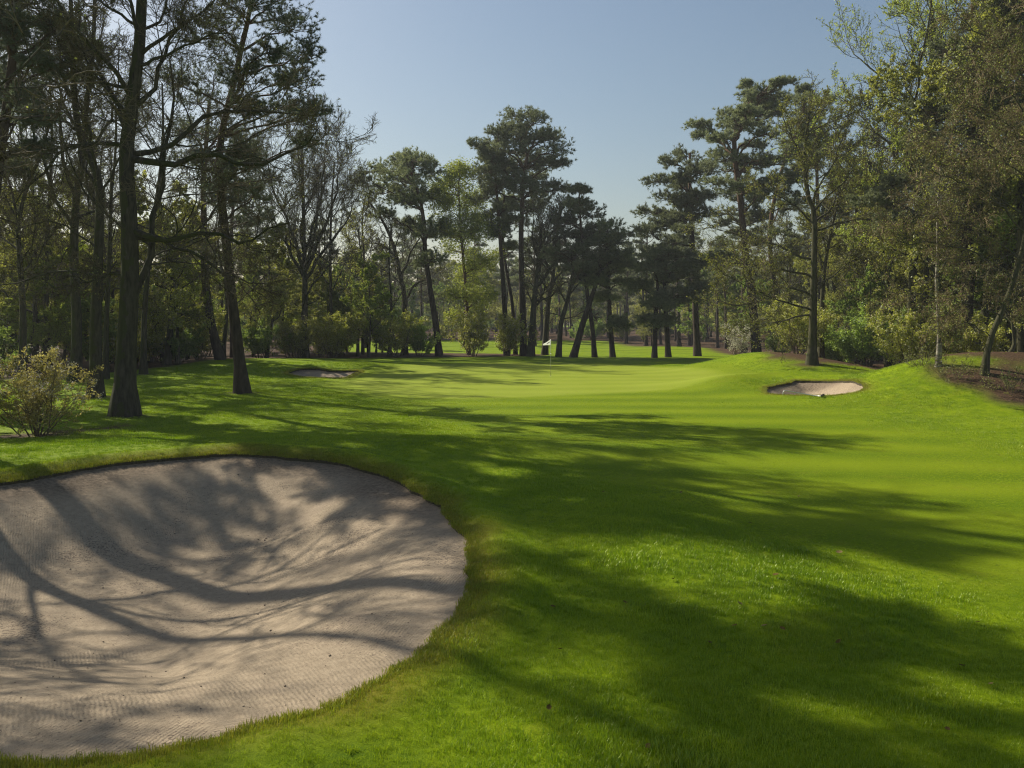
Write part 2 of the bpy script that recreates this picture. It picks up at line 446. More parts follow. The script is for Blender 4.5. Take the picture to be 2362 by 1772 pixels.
def ground_mat():
    m, nt, out = mat('turf'); k = NT(nt)
    co = k.n('ShaderNodeTexCoord').outputs['Object']
    n_big = k.noise(co, .35, 4); n_mid = k.noise(co, 2.2, 5, .65)
    mpf = k.n('ShaderNodeMapping'); mpf.inputs['Scale'].default_value = (1, 1, .3); k.l(co, mpf.inputs[0])
    n_fine = k.noise(mpf.outputs[0], 55, 4, .8); n_blade = k.noise(mpf.outputs[0], 14, 5, .75)
    mixv = k.math('ADD', k.math('MULTIPLY', n_mid, .5), k.math('MULTIPLY', n_fine, .5))
    rough = k.ramp(k.math('ADD', k.math('MULTIPLY', mixv, .75), k.math('MULTIPLY', n_big, .25)), [(.38, GRASS_ROUGH[0]), (.60, GRASS_ROUGH[1])])
    sep = k.n('ShaderNodeSeparateXYZ'); k.l(co, sep.inputs[0])
    ph = k.math('ADD', k.math('MULTIPLY', sep.outputs[1], 2.2), k.math('MULTIPLY', sep.outputs[0], .10))
    stripe = k.math('MULTIPLY_ADD', k.math('SINE', ph), .5, .5)
    stripe = k.n('ShaderNodeMapRange', i_1=.3, i_2=.7).outputs[0] if False else stripe
    grain = k.math('ADD', k.math('MULTIPLY', n_fine, .4), k.math('MULTIPLY', n_blade, .6))
    fair = k.ramp(k.math('ADD', k.math('MULTIPLY', grain, .45), k.math('ADD', k.math('MULTIPLY', n_big, .30), k.math('MULTIPLY', stripe, .25))), [(.30, GRASS_FAIR[0]), (.70, GRASS_FAIR[1])])
    green = k.ramp(k.math('ADD', k.math('MULTIPLY', grain, .3), k.math('ADD', k.math('MULTIPLY', n_big, .5), k.math('MULTIPLY', stripe, .2))), [(.25, GRASS_GREEN[0]), (.75, GRASS_GREEN[1])])
    litter = k.ramp(n_blade, [(.3, (.03, .02, .011)), (.5, (.085, .052, .03)), (.75, (.19, .12, .07))])
    col = k.mix(k.math('MULTIPLY', k.attr('fringe'), .75), rough, (.175, .235, .004))
    col = k.mix(k.attr('fair'), col, fair)
    col = k.mix(k.attr('green'), col, green)
    worn = k.n('ShaderNodeMapRange', i_1=.56, i_2=.70); k.l(k.noise(co, 1.1, 6, .7), worn.inputs[0])
    col = k.mix(k.math('MULTIPLY', worn.outputs[0], .30), col, (.20, .185, .02))
    dk = k.n('ShaderNodeMapRange', i_1=.60, i_2=.68); k.l(k.noise(co, 5.5, 4, .7), dk.inputs[0])
    col = k.mix(k.math('MULTIPLY', dk.outputs[0], k.math('SUBTRACT', .32, k.math('MULTIPLY', k.attr('green'), .28))), col, (.035, .075, .004))
    col = k.mix(k.math('MULTIPLY', k.attr('edge'), .85), col, k.mix(n_blade, (.09, .095, .006), (.24, .19, .02)))
    col = k.mix(k.attr('dirt'), col, litter)
    b = k.n('ShaderNodeBsdfPrincipled'); b.inputs['Roughness'].default_value = .75; b.inputs['Specular IOR Level'].default_value = .06
    b.inputs['Sheen Weight'].default_value = .0; b.inputs['Sheen Roughness'].default_value = .4; b.inputs['Sheen Tint'].default_value = (.6, .9, .3, 1)
    k.l(col, b.inputs['Base Color'])
    bu = k.n('ShaderNodeBump', i_Strength=.6, i_Distance=.03); k.l(k.math('ADD', n_fine, n_blade), bu.inputs['Height'])
    k.l(k.math('SUBTRACT', .8, k.math('MULTIPLY', k.attr('green'), .72)), bu.inputs['Strength'])
    k.l(bu.outputs[0], b.inputs['Normal']); k.l(b.outputs[0], out.inputs[0]); return m

def soil_mat():
    m, nt, out = mat('soil'); k = NT(nt)
    co = k.n('ShaderNodeTexCoord').outputs['Object']; n1 = k.noise(co, 18, 5, .7)
    b = k.n('ShaderNodeBsdfPrincipled'); b.inputs['Roughness'].default_value = .95
    k.l(k.ramp(n1, [(.3, (.03, .026, .012)), (.7, (.11, .09, .045))]), b.inputs['Base Color'])
    bu = k.n('ShaderNodeBump', i_Strength=1, i_Distance=.05); k.l(n1, bu.inputs['Height']); k.l(bu.outputs[0], b.inputs['Normal'])
    k.l(b.outputs[0], out.inputs[0]); return m

def sand_mat():
    m, nt, out = mat('sand'); k = NT(nt)
    co = k.n('ShaderNodeTexCoord').outputs['Object']
    n_f = k.noise(co, 70, 4, .8); n_m = k.noise(co, 9, 5, .7); n_b = k.noise(co, .55, 3)
    speck = k.math('GREATER_THAN', k.math('ADD', k.math('MULTIPLY', k.noise(co, 26, 3, .6), .62), k.math('MULTIPLY', n_b, .38)), .59)
    # rake furrows: local direction turns from place to place
    wv = []
    for (ang, sc_, seed) in ((1.25, 6.6, 0), (.25, 7.2, 1), (-.5, 6.9, 2)):
        mp = k.n('ShaderNodeMapping'); mp.inputs['Rotation'].default_value = (0, 0, ang); mp.inputs['Location'].default_value = (seed * 3.1, 0, 0); k.l(co, mp.inputs[0])
        w = k.n('ShaderNodeTexWave', wave_type='BANDS', bands_direction='X'); w.inputs['Scale'].default_value = sc_; w.inputs['Distortion'].default_value = 4.5; w.inputs['Detail'].default_value = 2; w.inputs['Detail Scale'].default_value = .8; w.inputs['Detail Roughness'].default_value = .4
        k.l(mp.outputs[0], w.inputs['Vector']); wv.append(w.outputs[1])
    sel1 = k.n('ShaderNodeMapRange', i_1=.47, i_2=.53); k.l(k.noise(co, .42, 1), sel1.inputs[0])
    mp2 = k.n('ShaderNodeMapping'); mp2.inputs['Location'].default_value = (9, 4, 0); k.l(co, mp2.inputs[0])
    sel2 = k.n('ShaderNodeMapRange', i_1=.5, i_2=.56); k.l(k.noise(mp2.outputs[0], .38, 1), sel2.inputs[0])
    a = k.mix(sel1.outputs[0], wv[0], wv[1]); a = k.mix(sel2.outputs[0], a, wv[2])
    gate = k.n('ShaderNodeMapRange', i_1=.38, i_2=.62, i_3=.25, i_4=1.0); k.l(k.noise(mp2.outputs[0], .8, 4), gate.inputs[0])
    rake = k.math('MULTIPLY', a, gate.outputs[0])
    base = k.ramp(k.math('ADD', k.math('MULTIPLY', n_f, .5), k.math('MULTIPLY', n_m, .5)), [(.34, (.245, .193, .130)), (.52, (.38, .300, .205)), (.70, (.485, .390, .272))])
    damp = k.n('ShaderNodeMapRange', i_1=.55, i_2=.72); k.l(k.noise(co, .8, 5, .65), damp.inputs[0])
    base = k.mix(k.math('MULTIPLY', damp.outputs[0], .45), base, (.30, .235, .175))
    base = k.mix(k.math('MULTIPLY', speck, .75), base, (.15, .115, .085))
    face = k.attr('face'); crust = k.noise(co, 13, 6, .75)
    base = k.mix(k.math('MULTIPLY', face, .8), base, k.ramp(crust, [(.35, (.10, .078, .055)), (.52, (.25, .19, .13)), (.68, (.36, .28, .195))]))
    b = k.n('ShaderNodeBsdfPrincipled'); b.inputs['Roughness'].default_value = .95; b.inputs['Specular IOR Level'].default_value = .1
    k.l(base, b.inputs['Base Color'])
    hgt = k.math('ADD', k.math('MULTIPLY', rake, .23), k.math('ADD', k.math('MULTIPLY', n_f, .45), k.math('ADD', k.math('MULTIPLY', n_m, .8), k.math('MULTIPLY', k.math('MULTIPLY', face, crust), 2.2))))
    bu = k.n('ShaderNodeBump', i_Strength=.9, i_Distance=.035); k.l(hgt, bu.inputs['Height']); k.l(bu.outputs[0], b.inputs['Normal'])
    k.l(b.outputs[0], out.inputs[0]); return m

def sand_height(bi, x, y, s):
    zr = H(x, y)
    if bi == 0:
        L = np.where(y > 14.5, 3.7, 3.7 + (14.5 - y) * .32); D, lip = 1.0, .035 + .03 * sstep(12, 18, y)
    elif bi == 1:
        L, D, lip = 1.7, .55, .07
        zr = zr * .55 + .0
        return np.where(s < .02, H(x, y) - .10, H(x, y) * (1 - sstep(0, 2.4, s)) - .10 - .45 * sstep(0, 1.5, s))
    else:
        L, D, lip = 2.0, .45, .10
    return zr - lip - D * sstep(0, 1, s / L)

def cen_y(b): return b[:, 1].mean()

def make_sand(bi, name, label, step, sm):
    b = BUNKERS[bi]; lo, hi = b.min(0), b.max(0)
    gx, gy = np.meshgrid(np.arange(lo[0], hi[0], step), np.arange(lo[1], hi[1], step))
    p = np.stack([gx.ravel() + (np.arange(gx.size) % 2) * .001, gy.ravel()], 1)
    sd = sdist(p[:, 0], p[:, 1], b); p = p[sd < -step * .5]
    n = len(b); allp = np.vstack([b, p])
    res = geometry.delaunay_2d_cdt([Vector(q) for q in allp], [], [list(range(n))], 1, 1e-5)
    vs = np.array([v[:] for v in res[0]]); fs = np.array([f[:] for f in res[2]])
    e1 = vs[fs[:, 1]] - vs[fs[:, 0]]; e2 = vs[fs[:, 2]] - vs[fs[:, 0]]
    fl = (e1[:, 0] * e2[:, 1] - e1[:, 1] * e2[:, 0]) < 0; fs[fl] = fs[fl][:, ::-1]
    s = np.maximum(0, -sdist(vs[:, 0], vs[:, 1], b))
    z = sand_height(bi, vs[:, 0], vs[:, 1], s) + wob(vs[:, 0], vs[:, 1], .5, 4) * .008 + wob(vs[:, 0], vs[:, 1], 1.6, 5) * .025 * sstep(.1, 1, s)
    g = Geo(); g.add(np.column_stack([vs, z]), t=fs)
    o = g.build(name, sm); o['kind'] = 'structure'; o['label'] = label
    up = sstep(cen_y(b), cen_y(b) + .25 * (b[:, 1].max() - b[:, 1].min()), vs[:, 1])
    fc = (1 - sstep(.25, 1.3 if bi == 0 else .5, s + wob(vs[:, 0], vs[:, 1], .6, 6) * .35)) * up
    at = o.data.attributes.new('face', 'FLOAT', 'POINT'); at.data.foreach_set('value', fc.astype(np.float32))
    return o

ground = make_ground()
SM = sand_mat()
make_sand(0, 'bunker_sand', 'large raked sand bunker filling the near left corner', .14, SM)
make_sand(1, 'bunker_sand', 'small sunlit sand bunker with a rake, right of the green', .16, SM)
make_sand(2, 'bunker_sand', 'small shaded sand bunker at the left end of the green', .2, SM)
print('ground', time.time() - T0)

# ---------------------------------------------------------------- tagging
def tag(o, label, cat, group=None):
    o['label'] = label; o['category'] = cat
    if group: o['group'] = group
    return o

def empty(name, loc, label, cat, group=None):
    o = bpy.data.objects.new(name, None); COL.objects.link(o); o.empty_display_size = .3
    o.location = Vector([float(c) for c in loc]); return tag(o, label, cat, group)

def dup(root, loc, rotz, scale, label=None, group=None, cat=None):
    r = root.copy(); COL.objects.link(r); r.location = Vector([float(c) for c in loc]); r.rotation_euler = (0, 0, rotz); r.scale = (scale, scale, scale * random.uniform(.93, 1.07))
    if label: r['label'] = label
    if group: r['group'] = group
    elif 'group' in r: del r['group']
    for ch in list(root.children):
        c = ch.copy(); COL.objects.link(c); c.parent = r
    return r

# ---------------------------------------------------------------- trees
def trunk_tube(g, pts, r0, r1, flare=1.6, n=16, sides=9, m=0):
    p = spline(pts, n)
    t = np.linspace(0, 1, n)
    r = r0 * (1 - t) + r1 * t
    h = p[:, 2] - p[0, 2]
    r = r * (1 + (flare - 1) * np.exp(-np.maximum(h, 0) / .55))
    p = np.vstack([p[0] - [0, 0, .5], p]); r = np.concatenate([[r[0] * 1.1], r])
    tubes(g, p[None], r[None], sides, m)
    return p, r

def limb_arr(limbs, K=9, wig=.0):
    """list of (pts, r0, r1) to arrays of the same length"""
    if not limbs: return np.zeros((0, K, 3)), np.zeros((0, K))
    A = np.array([spline(l[0], K) for l in limbs])
    L = np.linalg.norm(A[:, -1] - A[:, 0], axis=1)[:, None, None]
    nz = rng.normal(size=A.shape) * wig * L; nz[:, 0] = 0
    A = A + nz
    t = np.linspace(0, 1, K)
    return A, np.array([l[1] * (1 - t) + l[2] * t for l in limbs])

def clump_branches(gt, gc, start_pts, clumps, r_limb, nsub, ntw, foliage):
    """limbs from the trunk to each clump, branches filling it; clumps: (centre, rx, ry, rz)"""
    limbs, subs, twd = [], [], []
    for C, rx, ry, rz in clumps:
        hd = np.hypot(start_pts[:, 0] - C[0], start_pts[:, 1] - C[1])
        want = C[2] - .38 * hd - .2
        i = int(np.argmin(np.abs(start_pts[:, 2] - want) + .12 * hd))
        s = start_pts[i]; mid = s * .45 + C * .55 + np.array([0, 0, .10 * hd[i]]) + rng.normal(size=3) * .08 * (hd[i] + .3)
        limbs.append(([s, mid, C], r_limb * rng.uniform(.7, 1.1), r_limb * .3))
        n = max(5, int(nsub * rng.uniform(.8, 1.2)))
        u = rand_dir(n) * rng.uniform(.55, 1, (n, 1)) ** .5
        u[:, 2] = np.where(u[:, 2] < -.35, -u[:, 2] * .6, u[:, 2])
        E = C + u * [rx, ry, rz]
        tt = rng.uniform(.5, 1, n)[:, None]
        S = np.where(tt < .75, s * 0 + mid * (1 - (tt - .5) * 4) + C * (tt - .5) * 4, C)
        for a, e in zip(S, E): subs.append(([a, a * .5 + e * .5 + [0, 0, -.06 * rz], e], r_limb * .3, .008))
    A, R = limb_arr(limbs, 8, .02); tubes(gt, A, R, 5)
    B, RB = limb_arr(subs, 5, .03); tubes(gc, B, RB, 3, 0)
    # twigs of a length that follows the clump, not the limb
    LB = np.linalg.norm(B[:, -1] - B[:, 0], axis=1).mean()
    Cw, RC = sprout(B, RB, ntw, .35, .75, .5, 2, .15, .12, rr=.5, rmin=.006, flat=.35)
    tubes(gc, Cw, RC, 3, 0)
    foliage(gc, B, Cw)

def pine_foliage(ln, w, n, per):
    def f(g, B, Cw):
        p, d = pts_along(Cw, per, .25); needles(g, p, d, n, ln, w)
        p, d = pts_along(B, 2, .6); needles(g, p, d, n, ln, w)
    return f

def leaf_foliage(size, per, jit):
    def f(g, B, Cw):
        p, d = pts_along(Cw, per, .1); leaves(g, p, size, 1, jit)
    return f

def finish(name, base, gt, gc, bark, cmats, label, cat, group=None):
    r = empty(name, base, label, cat, group)
    gt.build('trunk', bark, r, origin=base)
    gc.build('crown', cmats, r, smooth=False, origin=base)
    return r

def px_line(pts, d, spread=.0):
    """survey pixels to points near distance d; depth wanders a little"""
    out = []; dd = d
    for i, (a, b) in enumerate(pts):
        out.append(P(a, b, dd)); dd = dd + rng.normal() * spread
    return np.array(out)

def base_of(ox, oy, d=None):
    if d is None: return hit(ox, oy)
    x = (ox / SC - 512) * d / F
    return np.array([x, d, float(H(x, d))])

def hero_pine(label, trunk, r, clumps, d=None, bark='pine_bark', needle='needle', ln=.24, w=.034, n=9, per=4, nsub=19, ntw=7, mirror=.75, group=None, name='pine_tree', leaf=None, cat='tree'):
    base = base_of(*trunk[0], d); d = base[1]
    tp = px_line(trunk, d, .12); tp[0] = base
    gt, gc = Geo(), Geo()
    p, rr = trunk_tube(gt, tp, r * (.86 if d > 60 else 1), r * .3, 1.25 if d > 60 else 1.6)
    pts = p[len(p) // 3:]
    cl = []
    top = tp[-1]
    for (cx, cy, rx, ry) in clumps:
        C = P(cx, cy, d); k = d / F / SC
        RX, RZ = rx * k * (1.28 if d > 60 else 1.12), ry * k * 1.45
        off = np.hypot(C[0] - top[0], 0)
        dy = rng.uniform(-1, 1) * (RX * 1.1 + .4)
        cl.append((C + [0, dy, 0], RX, RX, RZ))
        if rng.random() < mirror:       # the crown is as deep as it is wide: more clumps on the near and far side
            a = rng.uniform(.35, 1) * rng.choice([-1, 1]); ro = max(abs(C[0] - top[0]), RX * 1.2)
            cl.append((np.array([top[0] + (C[0] - top[0]) * rng.uniform(.2, .8), top[1] + a * ro * 1.1, C[2] - RZ * rng.uniform(.1, .6)]), RX * .9, RX * .9, RZ * .9))
    fol = leaf or pine_foliage(ln, w, n, per)
    clump_branches(gt, gc, pts, cl, max(.045, r * .28), nsub, ntw, fol)
    # a few dead snags under the crown
    A, R = sprout(p[None, 4:], rr[None, 4:], 9, .2, 1.3, .09, 3, .2, -.05, rr=.14, rmin=.012, tmax=.75)
    A2, R2 = sprout(A, R, 4, .3, .8, .5, 2, .2, 0, rr=.5, rmin=.006)
    tubes(gt, A, R, 4); tubes(gt, A2, R2, 3)
    return finish(name, base, gt, gc, M[bark], [M['twig'], M[needle]], label, cat, group)

def oak_crown(gt, gc, A, R, lens=(.5, .5, .55), ns=(8, 8, 7), leafp=0, leafs=.07, wander=.22, trop=.05, rmin=.005, deep=True, ang=.8, jit=.04):
    """branches, twigs and leaves on limb arrays A, R"""
    B, RB = sprout(A, R, ns[0], .25, ang, lens[0], 6, wander, trop, rr=.45, rmin=.015)
    C, RC = sprout(B, RB, ns[1], .2, ang, lens[1], 4, wander * 1.1, trop, rr=.5, rmin=rmin * 1.6)
    D, RD = sprout(C, RC, ns[2], .15, ang * .9, lens[2], 3, wander * 1.1, trop, rr=.55, rmin=rmin)
    tubes(gt, B, RB, 5); tubes(gc, C, RC, 3, 0); tubes(gc, D, RD, 3, 0)
    last = D
    if deep:
        E, RE = sprout(D, RD, 4, .25, .7, .55, 2, .2, trop, rr=.7, rmin=rmin * .8)
        tubes(gc, E, RE, 3, 0); last = E
    if leafp:
        n = int(leafp) if leafp >= 1 else 1
        src = last if leafp >= 1 else last[rng.random(len(last)) < leafp]
        p, _ = pts_along(src, n, .2); leaves(gc, p, leafs, 1, jit)

def hero_oak(label, trunk, r, limbs=(), d=None, auto=6, alen=.42, bark='oak_bark', twig='twig', leaf='bud_leaf', leafp=0, leafs=.07, depth=.35, group=None, name='oak_tree', lr=.33, kw={}, cat='tree', tmin=.4, aang=.85, atrop=.06):
    base = base_of(*trunk[0], d); d = base[1]
    tp = px_line(trunk, d, .05); tp[0] = base
    gt, gc = Geo(), Geo()
    p, rr = trunk_tube(gt, tp, r * (.86 if d > 60 else 1), r * .28, 1.25 if d > 60 else 1.6, n=18)
    L = []
    for l in limbs:
        q = px_line(l, d)
        ln = np.linalg.norm(q[-1] - q[0]); s = rng.choice([-1, 1]) * rng.uniform(.2, 1) * depth * ln
        t = np.linspace(0, 1, len(q)); q[:, 1] += s * t ** 1.3
        fac = np.clip(ln / 6, .5, 1.2)
        L.append((q, r * lr * fac, .02))
    A, R = limb_arr(L, 10, .012)
    if auto:
        A2, R2 = sprout(p[None, 2:], rr[None, 2:], auto, tmin, aang, alen, 9, .13, atrop, rr=.5, rmin=.03)
        tubes(gt, A2, R2, 6)
    tubes(gt, A, R, 7)
    # the trunk top carries on as a limb
    top = p[None, -8:]; topR = rr[None, -8:]
    for a_, r_ in ((A, R), (A2, R2) if auto else (A[:0], R[:0]), (top, topR)):
        if len(a_): oak_crown(gt, gc, a_, r_, leafp=leafp, leafs=leafs, **kw)
    return finish(name, base, gt, gc, M[bark], [M[twig], M[leaf]], label, cat, group)

# ---------------------------------------------------------------- the trees one can single out
# front left
hero_oak('tall bare oak with thick mossy trunk, nearest tree behind the big bunker',
    [(270, 898), (271, 800), (279, 650), (281, 562), (278, 440), (272, 338), (284, 237), (294, 152), (301, 102), (306, 0), (310, -120), (300, -240), (296, -340)], .37,
    [[(278, 334), (325, 332), (369, 295), (406, 250), (474, 223), (542, 210), (630, 205)], [(294, 145), (325, 135), (379, 125), (433, 98), (510, 90)],
     [(302, 120), (338, 88), (369, 64), (406, 34), (440, 0), (480, -60)], [(280, 190), (217, 169), (135, 135), (101, 115), (92, 50)],
     [(299, 57), (264, 34), (230, 10), (205, -20), (170, -80)], [(276, 250), (237, 203), (210, 152), (185, 90)],
     [(278, 342), (355, 355), (423, 342), (490, 345), (575, 359), (643, 335), (715, 290)], [(275, 322), (203, 305), (135, 310), (60, 370), (-10, 423)],
     [(281, 495), (338, 518), (389, 514), (450, 508), (542, 528), (600, 522), (660, 500)], [(281, 510), (350, 522), (420, 555), (480, 590), (550, 610)],
     [(276, 680), (305, 600), (314, 540), (318, 440), (326, 338), (328, 237), (335, 120), (345, 20)], [(284, 240), (330, 180), (350, 100), (380, 20), (400, -60)],
     [(279, 600), (230, 590), (180, 610), (120, 590)]],
    auto=7, alen=.30, lr=.30, kw=dict(ns=(10, 10, 8), rmin=.007), depth=.5, leafp=.15, leafs=.045)
hero_pine('leaning pine with slender dark trunk on the lawn, right of the big mossy oak',
    [(523, 848), (515, 760), (500, 640), (488, 520), (477, 420), (473, 340), (482, 270), (505, 180), (522, 100), (540, 20), (550, -70)], .27,
    [(680, 255, 40, 26), (655, 185, 45, 32), (668, 120, 30, 40), (630, 60, 60, 45), (560, 30, 70, 45), (590, 120, 60, 42), (540, 170, 60, 36), (610, 232, 42, 26),
     (480, 60, 60, 40), (420, 90, 50, 32), (560, -60, 90, 45), (470, -40, 70, 50), (655, 300, 28, 16), (520, 330, 42, 26), (400, 200, 40, 28), (555, 255, 50, 24), (480, 400, 45, 28), (545, 375, 45, 24), (620, -10, 60, 30), (600, 170, 40, 24)],
    needle='needle_blue', ln=.17, w=.02, n=11, per=5, nsub=17, mirror=.5)
hero_pine('dark pine at the left frame edge, branches in the top left corner',
    [(-70, 940), (-50, 700), (-20, 480), (2, 320), (18, 210), (28, 120), (33, 0), (36, -120), (38, -260)], .26,
    [(30, 60, 60, 40), (90, 40, 40, 30), (0, 130, 50, 36), (82, 130, 45, 24), (-40, 40, 60, 50), (112, 152, 35, 18), (20, 220, 50, 28), (-60, 180, 60, 40), (40, -60, 80, 50), (104, 272, 42, 20), (-80, -20, 70, 50), (60, 310, 40, 18), (40, -130, 90, 50), (100, -170, 80, 45), (-20, -190, 90, 50), (40, -250, 90, 45), (-60, -120, 80, 50), (120, -90, 60, 40)],
    d=29.5, needle='needle_blue', ln=.15, w=.016, n=11, per=5, mirror=.6)
OK1 = dict(deep=True, ns=(9, 9, 6), rmin=.007)
hero_oak('dark forked oak left of the big mossy oak, half hidden by the flowering shrub',
    [(207, 858), (207, 700), (212, 560), (216, 440), (212, 380), (175, 300), (160, 200), (155, 60), (150, -60)], .27,
    [[(215, 430), (180, 370), (150, 300), (105, 200), (90, 90)], [(214, 420), (238, 375), (262, 320), (280, 220)], [(212, 600), (150, 588), (60, 605), (0, 622)],
     [(212, 540), (165, 500), (120, 480), (60, 500)], [(190, 320), (200, 240), (215, 150), (220, 60)]], auto=6, alen=.3, kw=OK1, leafp=.12, leafs=.05)
hero_oak('oak with double trunk rising straight behind the flowering shrub',
    [(163, 800), (166, 700), (160, 560), (165, 420), (180, 340), (185, 240), (200, 120), (205, 0)], .3,
    [[(162, 500), (130, 440), (100, 360), (70, 260), (60, 150)], [(165, 430), (145, 330), (140, 230), (120, 120), (110, 20)], [(178, 350), (230, 290), (260, 210), (270, 120)], [(162, 620), (120, 625), (80, 600), (30, 610)]],
    d=47, auto=6, alen=.28, kw=OK1, leafp=.12, leafs=.06)
hero_oak('slim dark oak second from the left frame edge', [(100, 770), (100, 640), (103, 500), (110, 380), (112, 260), (105, 140)], .19, d=56, auto=13, alen=.42, aang=1.1, atrop=.02, kw=dict(deep=False, ns=(9, 8, 7), rmin=.008), leafp=.5, leafs=.09, tmin=.25)
hero_oak('leaning dark oak next to the left frame edge', [(48, 790), (50, 680), (43, 560), (40, 480), (60, 400), (90, 330), (110, 250)], .22, [[(41, 490), (20, 420), (10, 330), (0, 240)]], d=50, auto=12, alen=.42, aang=1.1, atrop=.02, kw=dict(deep=False, ns=(9, 8, 7), rmin=.008), leafp=.5, leafs=.08, tmin=.25)
hero_oak('slim trunk standing on the grass just behind the big mossy oak', [(310, 808), (311, 700), (318, 600), (330, 480), (345, 380), (352, 280), (350, 180)], .19, auto=12, alen=.42, aang=1.1, atrop=.02, kw=dict(deep=False, ns=(9, 8, 7), rmin=.008), leafp=.5, leafs=.08, tmin=.25)
hero_oak('thin oak beside the trunk of the dark forked oak', [(228, 820), (230, 700), (236, 560), (240, 430), (250, 320), (250, 200)], .16, auto=9, alen=.3, kw=dict(deep=False), leafp=.4, leafs=.07)
hero_pine('thick pale pine trunk between the mossy oak and the leaning pine, further back',
    [(476, 773), (456, 700), (443, 600), (440, 480), (440, 380), (446, 300), (452, 220)], .42,
    [(450, 240, 50, 32), (500, 290, 50, 28), (400, 280, 40, 28), (470, 180, 50, 32), (520, 345, 45, 26), (540, 425, 45, 24), (420, 350, 40, 22), (560, 470, 35, 18)], d=66, needle='needle_blue')
hero_pine('pine foot at the wood edge just left of the leaning pine',
    [(503, 770), (500, 650), (498, 540), (505, 420), (510, 330)], .3, [(510, 330, 45, 28), (545, 380, 40, 22), (470, 360, 40, 24), (560, 440, 40, 20), (520, 290, 35, 22), (480, 430, 35, 20)], d=76)
# left middle, along the wood edge
hero_oak('bare vase shaped oak with a fan of upright limbs at the wood edge',
    [(660, 772), (658, 690), (658, 600), (656, 540), (655, 450), (652, 330)], .36,
    [[(657, 590), (635, 500), (612, 420), (598, 330)], [(657, 580), (645, 480), (636, 400), (628, 315)], [(657, 575), (672, 480), (685, 400), (690, 312)], [(657, 585), (690, 490), (712, 410), (722, 318)],
     [(657, 590), (705, 500), (740, 420), (755, 335)], [(657, 600), (610, 520), (580, 460), (560, 400)], [(657, 605), (710, 530), (755, 480), (780, 430)], [(657, 640), (690, 600), (720, 575), (750, 570)], [(657, 560), (625, 520), (590, 505), (570, 500)]],
    d=76, auto=4, alen=.3, lr=.4, bark='grey_bark', kw=dict(ns=(10, 10, 7), deep=True, rmin=.010, trop=.12, ang=.55), leafp=.15, leafs=.1, depth=.6)
hero_oak('slim straight dark trunk just right of the vase shaped oak', [(715, 772), (714, 650), (713, 540), (716, 440), (722, 350)], .22, d=77, auto=14, alen=.3, bark='grey_bark', kw=dict(deep=False, rmin=.01, ns=(8, 7, 6)), leafp=.25, leafs=.1, leaf='oak_leaf', tmin=.3)
hero_oak('thin crooked young oak between the yellow shrubs at the wood edge', [(772, 773), (775, 700), (790, 620), (778, 540), (772, 480)], .18, d=79, auto=12, alen=.4, bark='grey_bark', kw=dict(deep=False, rmin=.01, ns=(8, 7, 6)), leafp=1, leafs=.11, leaf='oak_leaf', tmin=.25)
hero_oak('slender twin stemmed oak at the gap left of the far fairway', [(783, 772), (784, 650), (786, 560), (782, 480), (790, 420)], .2, d=84, auto=12, alen=.32, bark='grey_bark', kw=dict(deep=False, rmin=.01, ns=(8, 7, 5)), leafp=.6, leafs=.11, leaf='olive_leaf')
PK = dict(ln=.32, w=.055, n=8, per=3)
hero_pine('umbrella shaped pine with a bent trunk leaning right, left of the pale birch',
    [(948, 768), (941, 700), (928, 620), (918, 540), (914, 470), (904, 420), (890, 380)], .40,
    [(850, 368, 45, 24), (808, 372, 35, 18), (892, 350, 40, 22), (930, 372, 28, 28), (870, 400, 45, 22), (825, 418, 40, 20), (920, 420, 35, 26), (880, 440, 40, 18), (835, 470, 30, 16), (905, 485, 35, 18), (950, 500, 28, 22), (790, 398, 22, 14), (937, 560, 25, 13), (862, 342, 25, 13)], **PK)
hero_oak('twisted broadleaf behind the umbrella pine with bare crossing limbs', [(874, 765), (873, 640), (862, 590), (858, 560), (842, 510), (822, 470), (800, 440)], .36,
    [[(866, 605), (882, 555), (900, 520), (920, 480)], [(858, 560), (830, 530), (800, 525), (780, 505)], [(872, 650), (900, 610), (930, 600), (955, 570)]], d=83, auto=5, alen=.3, bark='grey_bark', lr=.45, kw=dict(deep=False, rmin=.011, ns=(9, 8, 6)), leafp=.3, leafs=.1)
hero_pine('pale yellow green birch with a reddish trunk among the dark central pines',
    [(1012, 768), (1010, 700), (1006, 620), (1000, 560), (994, 480), (990, 400)], .24,
    [(970, 402, 38, 32), (998, 378, 28, 20), (1022, 430, 38, 32), (955, 450, 28, 26), (1000, 482, 45, 32), (1040, 502, 35, 26), (985, 542, 40, 24), (1032, 582, 35, 24), (1010, 632, 40, 22), (960, 500, 24, 18), (990, 690, 28, 16), (1042, 642, 25, 16), (945, 415, 18, 14), (1060, 560, 22, 18)],
    bark='reddish_bark', needle='birch_leaf', leaf=leaf_foliage(.18, 7, .3), nsub=20, ntw=10, name='birch_tree', d=83)
hero_pine('dark straight pine just right of the pale birch', [(1094, 769), (1089, 656), (1081, 532), (1075, 445), (1068, 360)], .34,
    [(1060, 330, 35, 20), (1045, 372, 30, 18), (1082, 400, 35, 20), (1050, 425, 35, 20), (1032, 325, 20, 13), (1090, 455, 30, 18), (1078, 292, 25, 15), (1070, 360, 36, 18), (1040, 470, 28, 15)], d=82, **PK)
hero_pine('thin pine leaning against its darker twin right of the birch', [(1113, 769), (1106, 657), (1094, 587), (1087, 533), (1085, 470), (1090, 420)], .25, [(1110, 482, 30, 16), (1100, 432, 25, 18), (1070, 500, 25, 14), (1120, 530, 22, 12)], d=84, **PK)
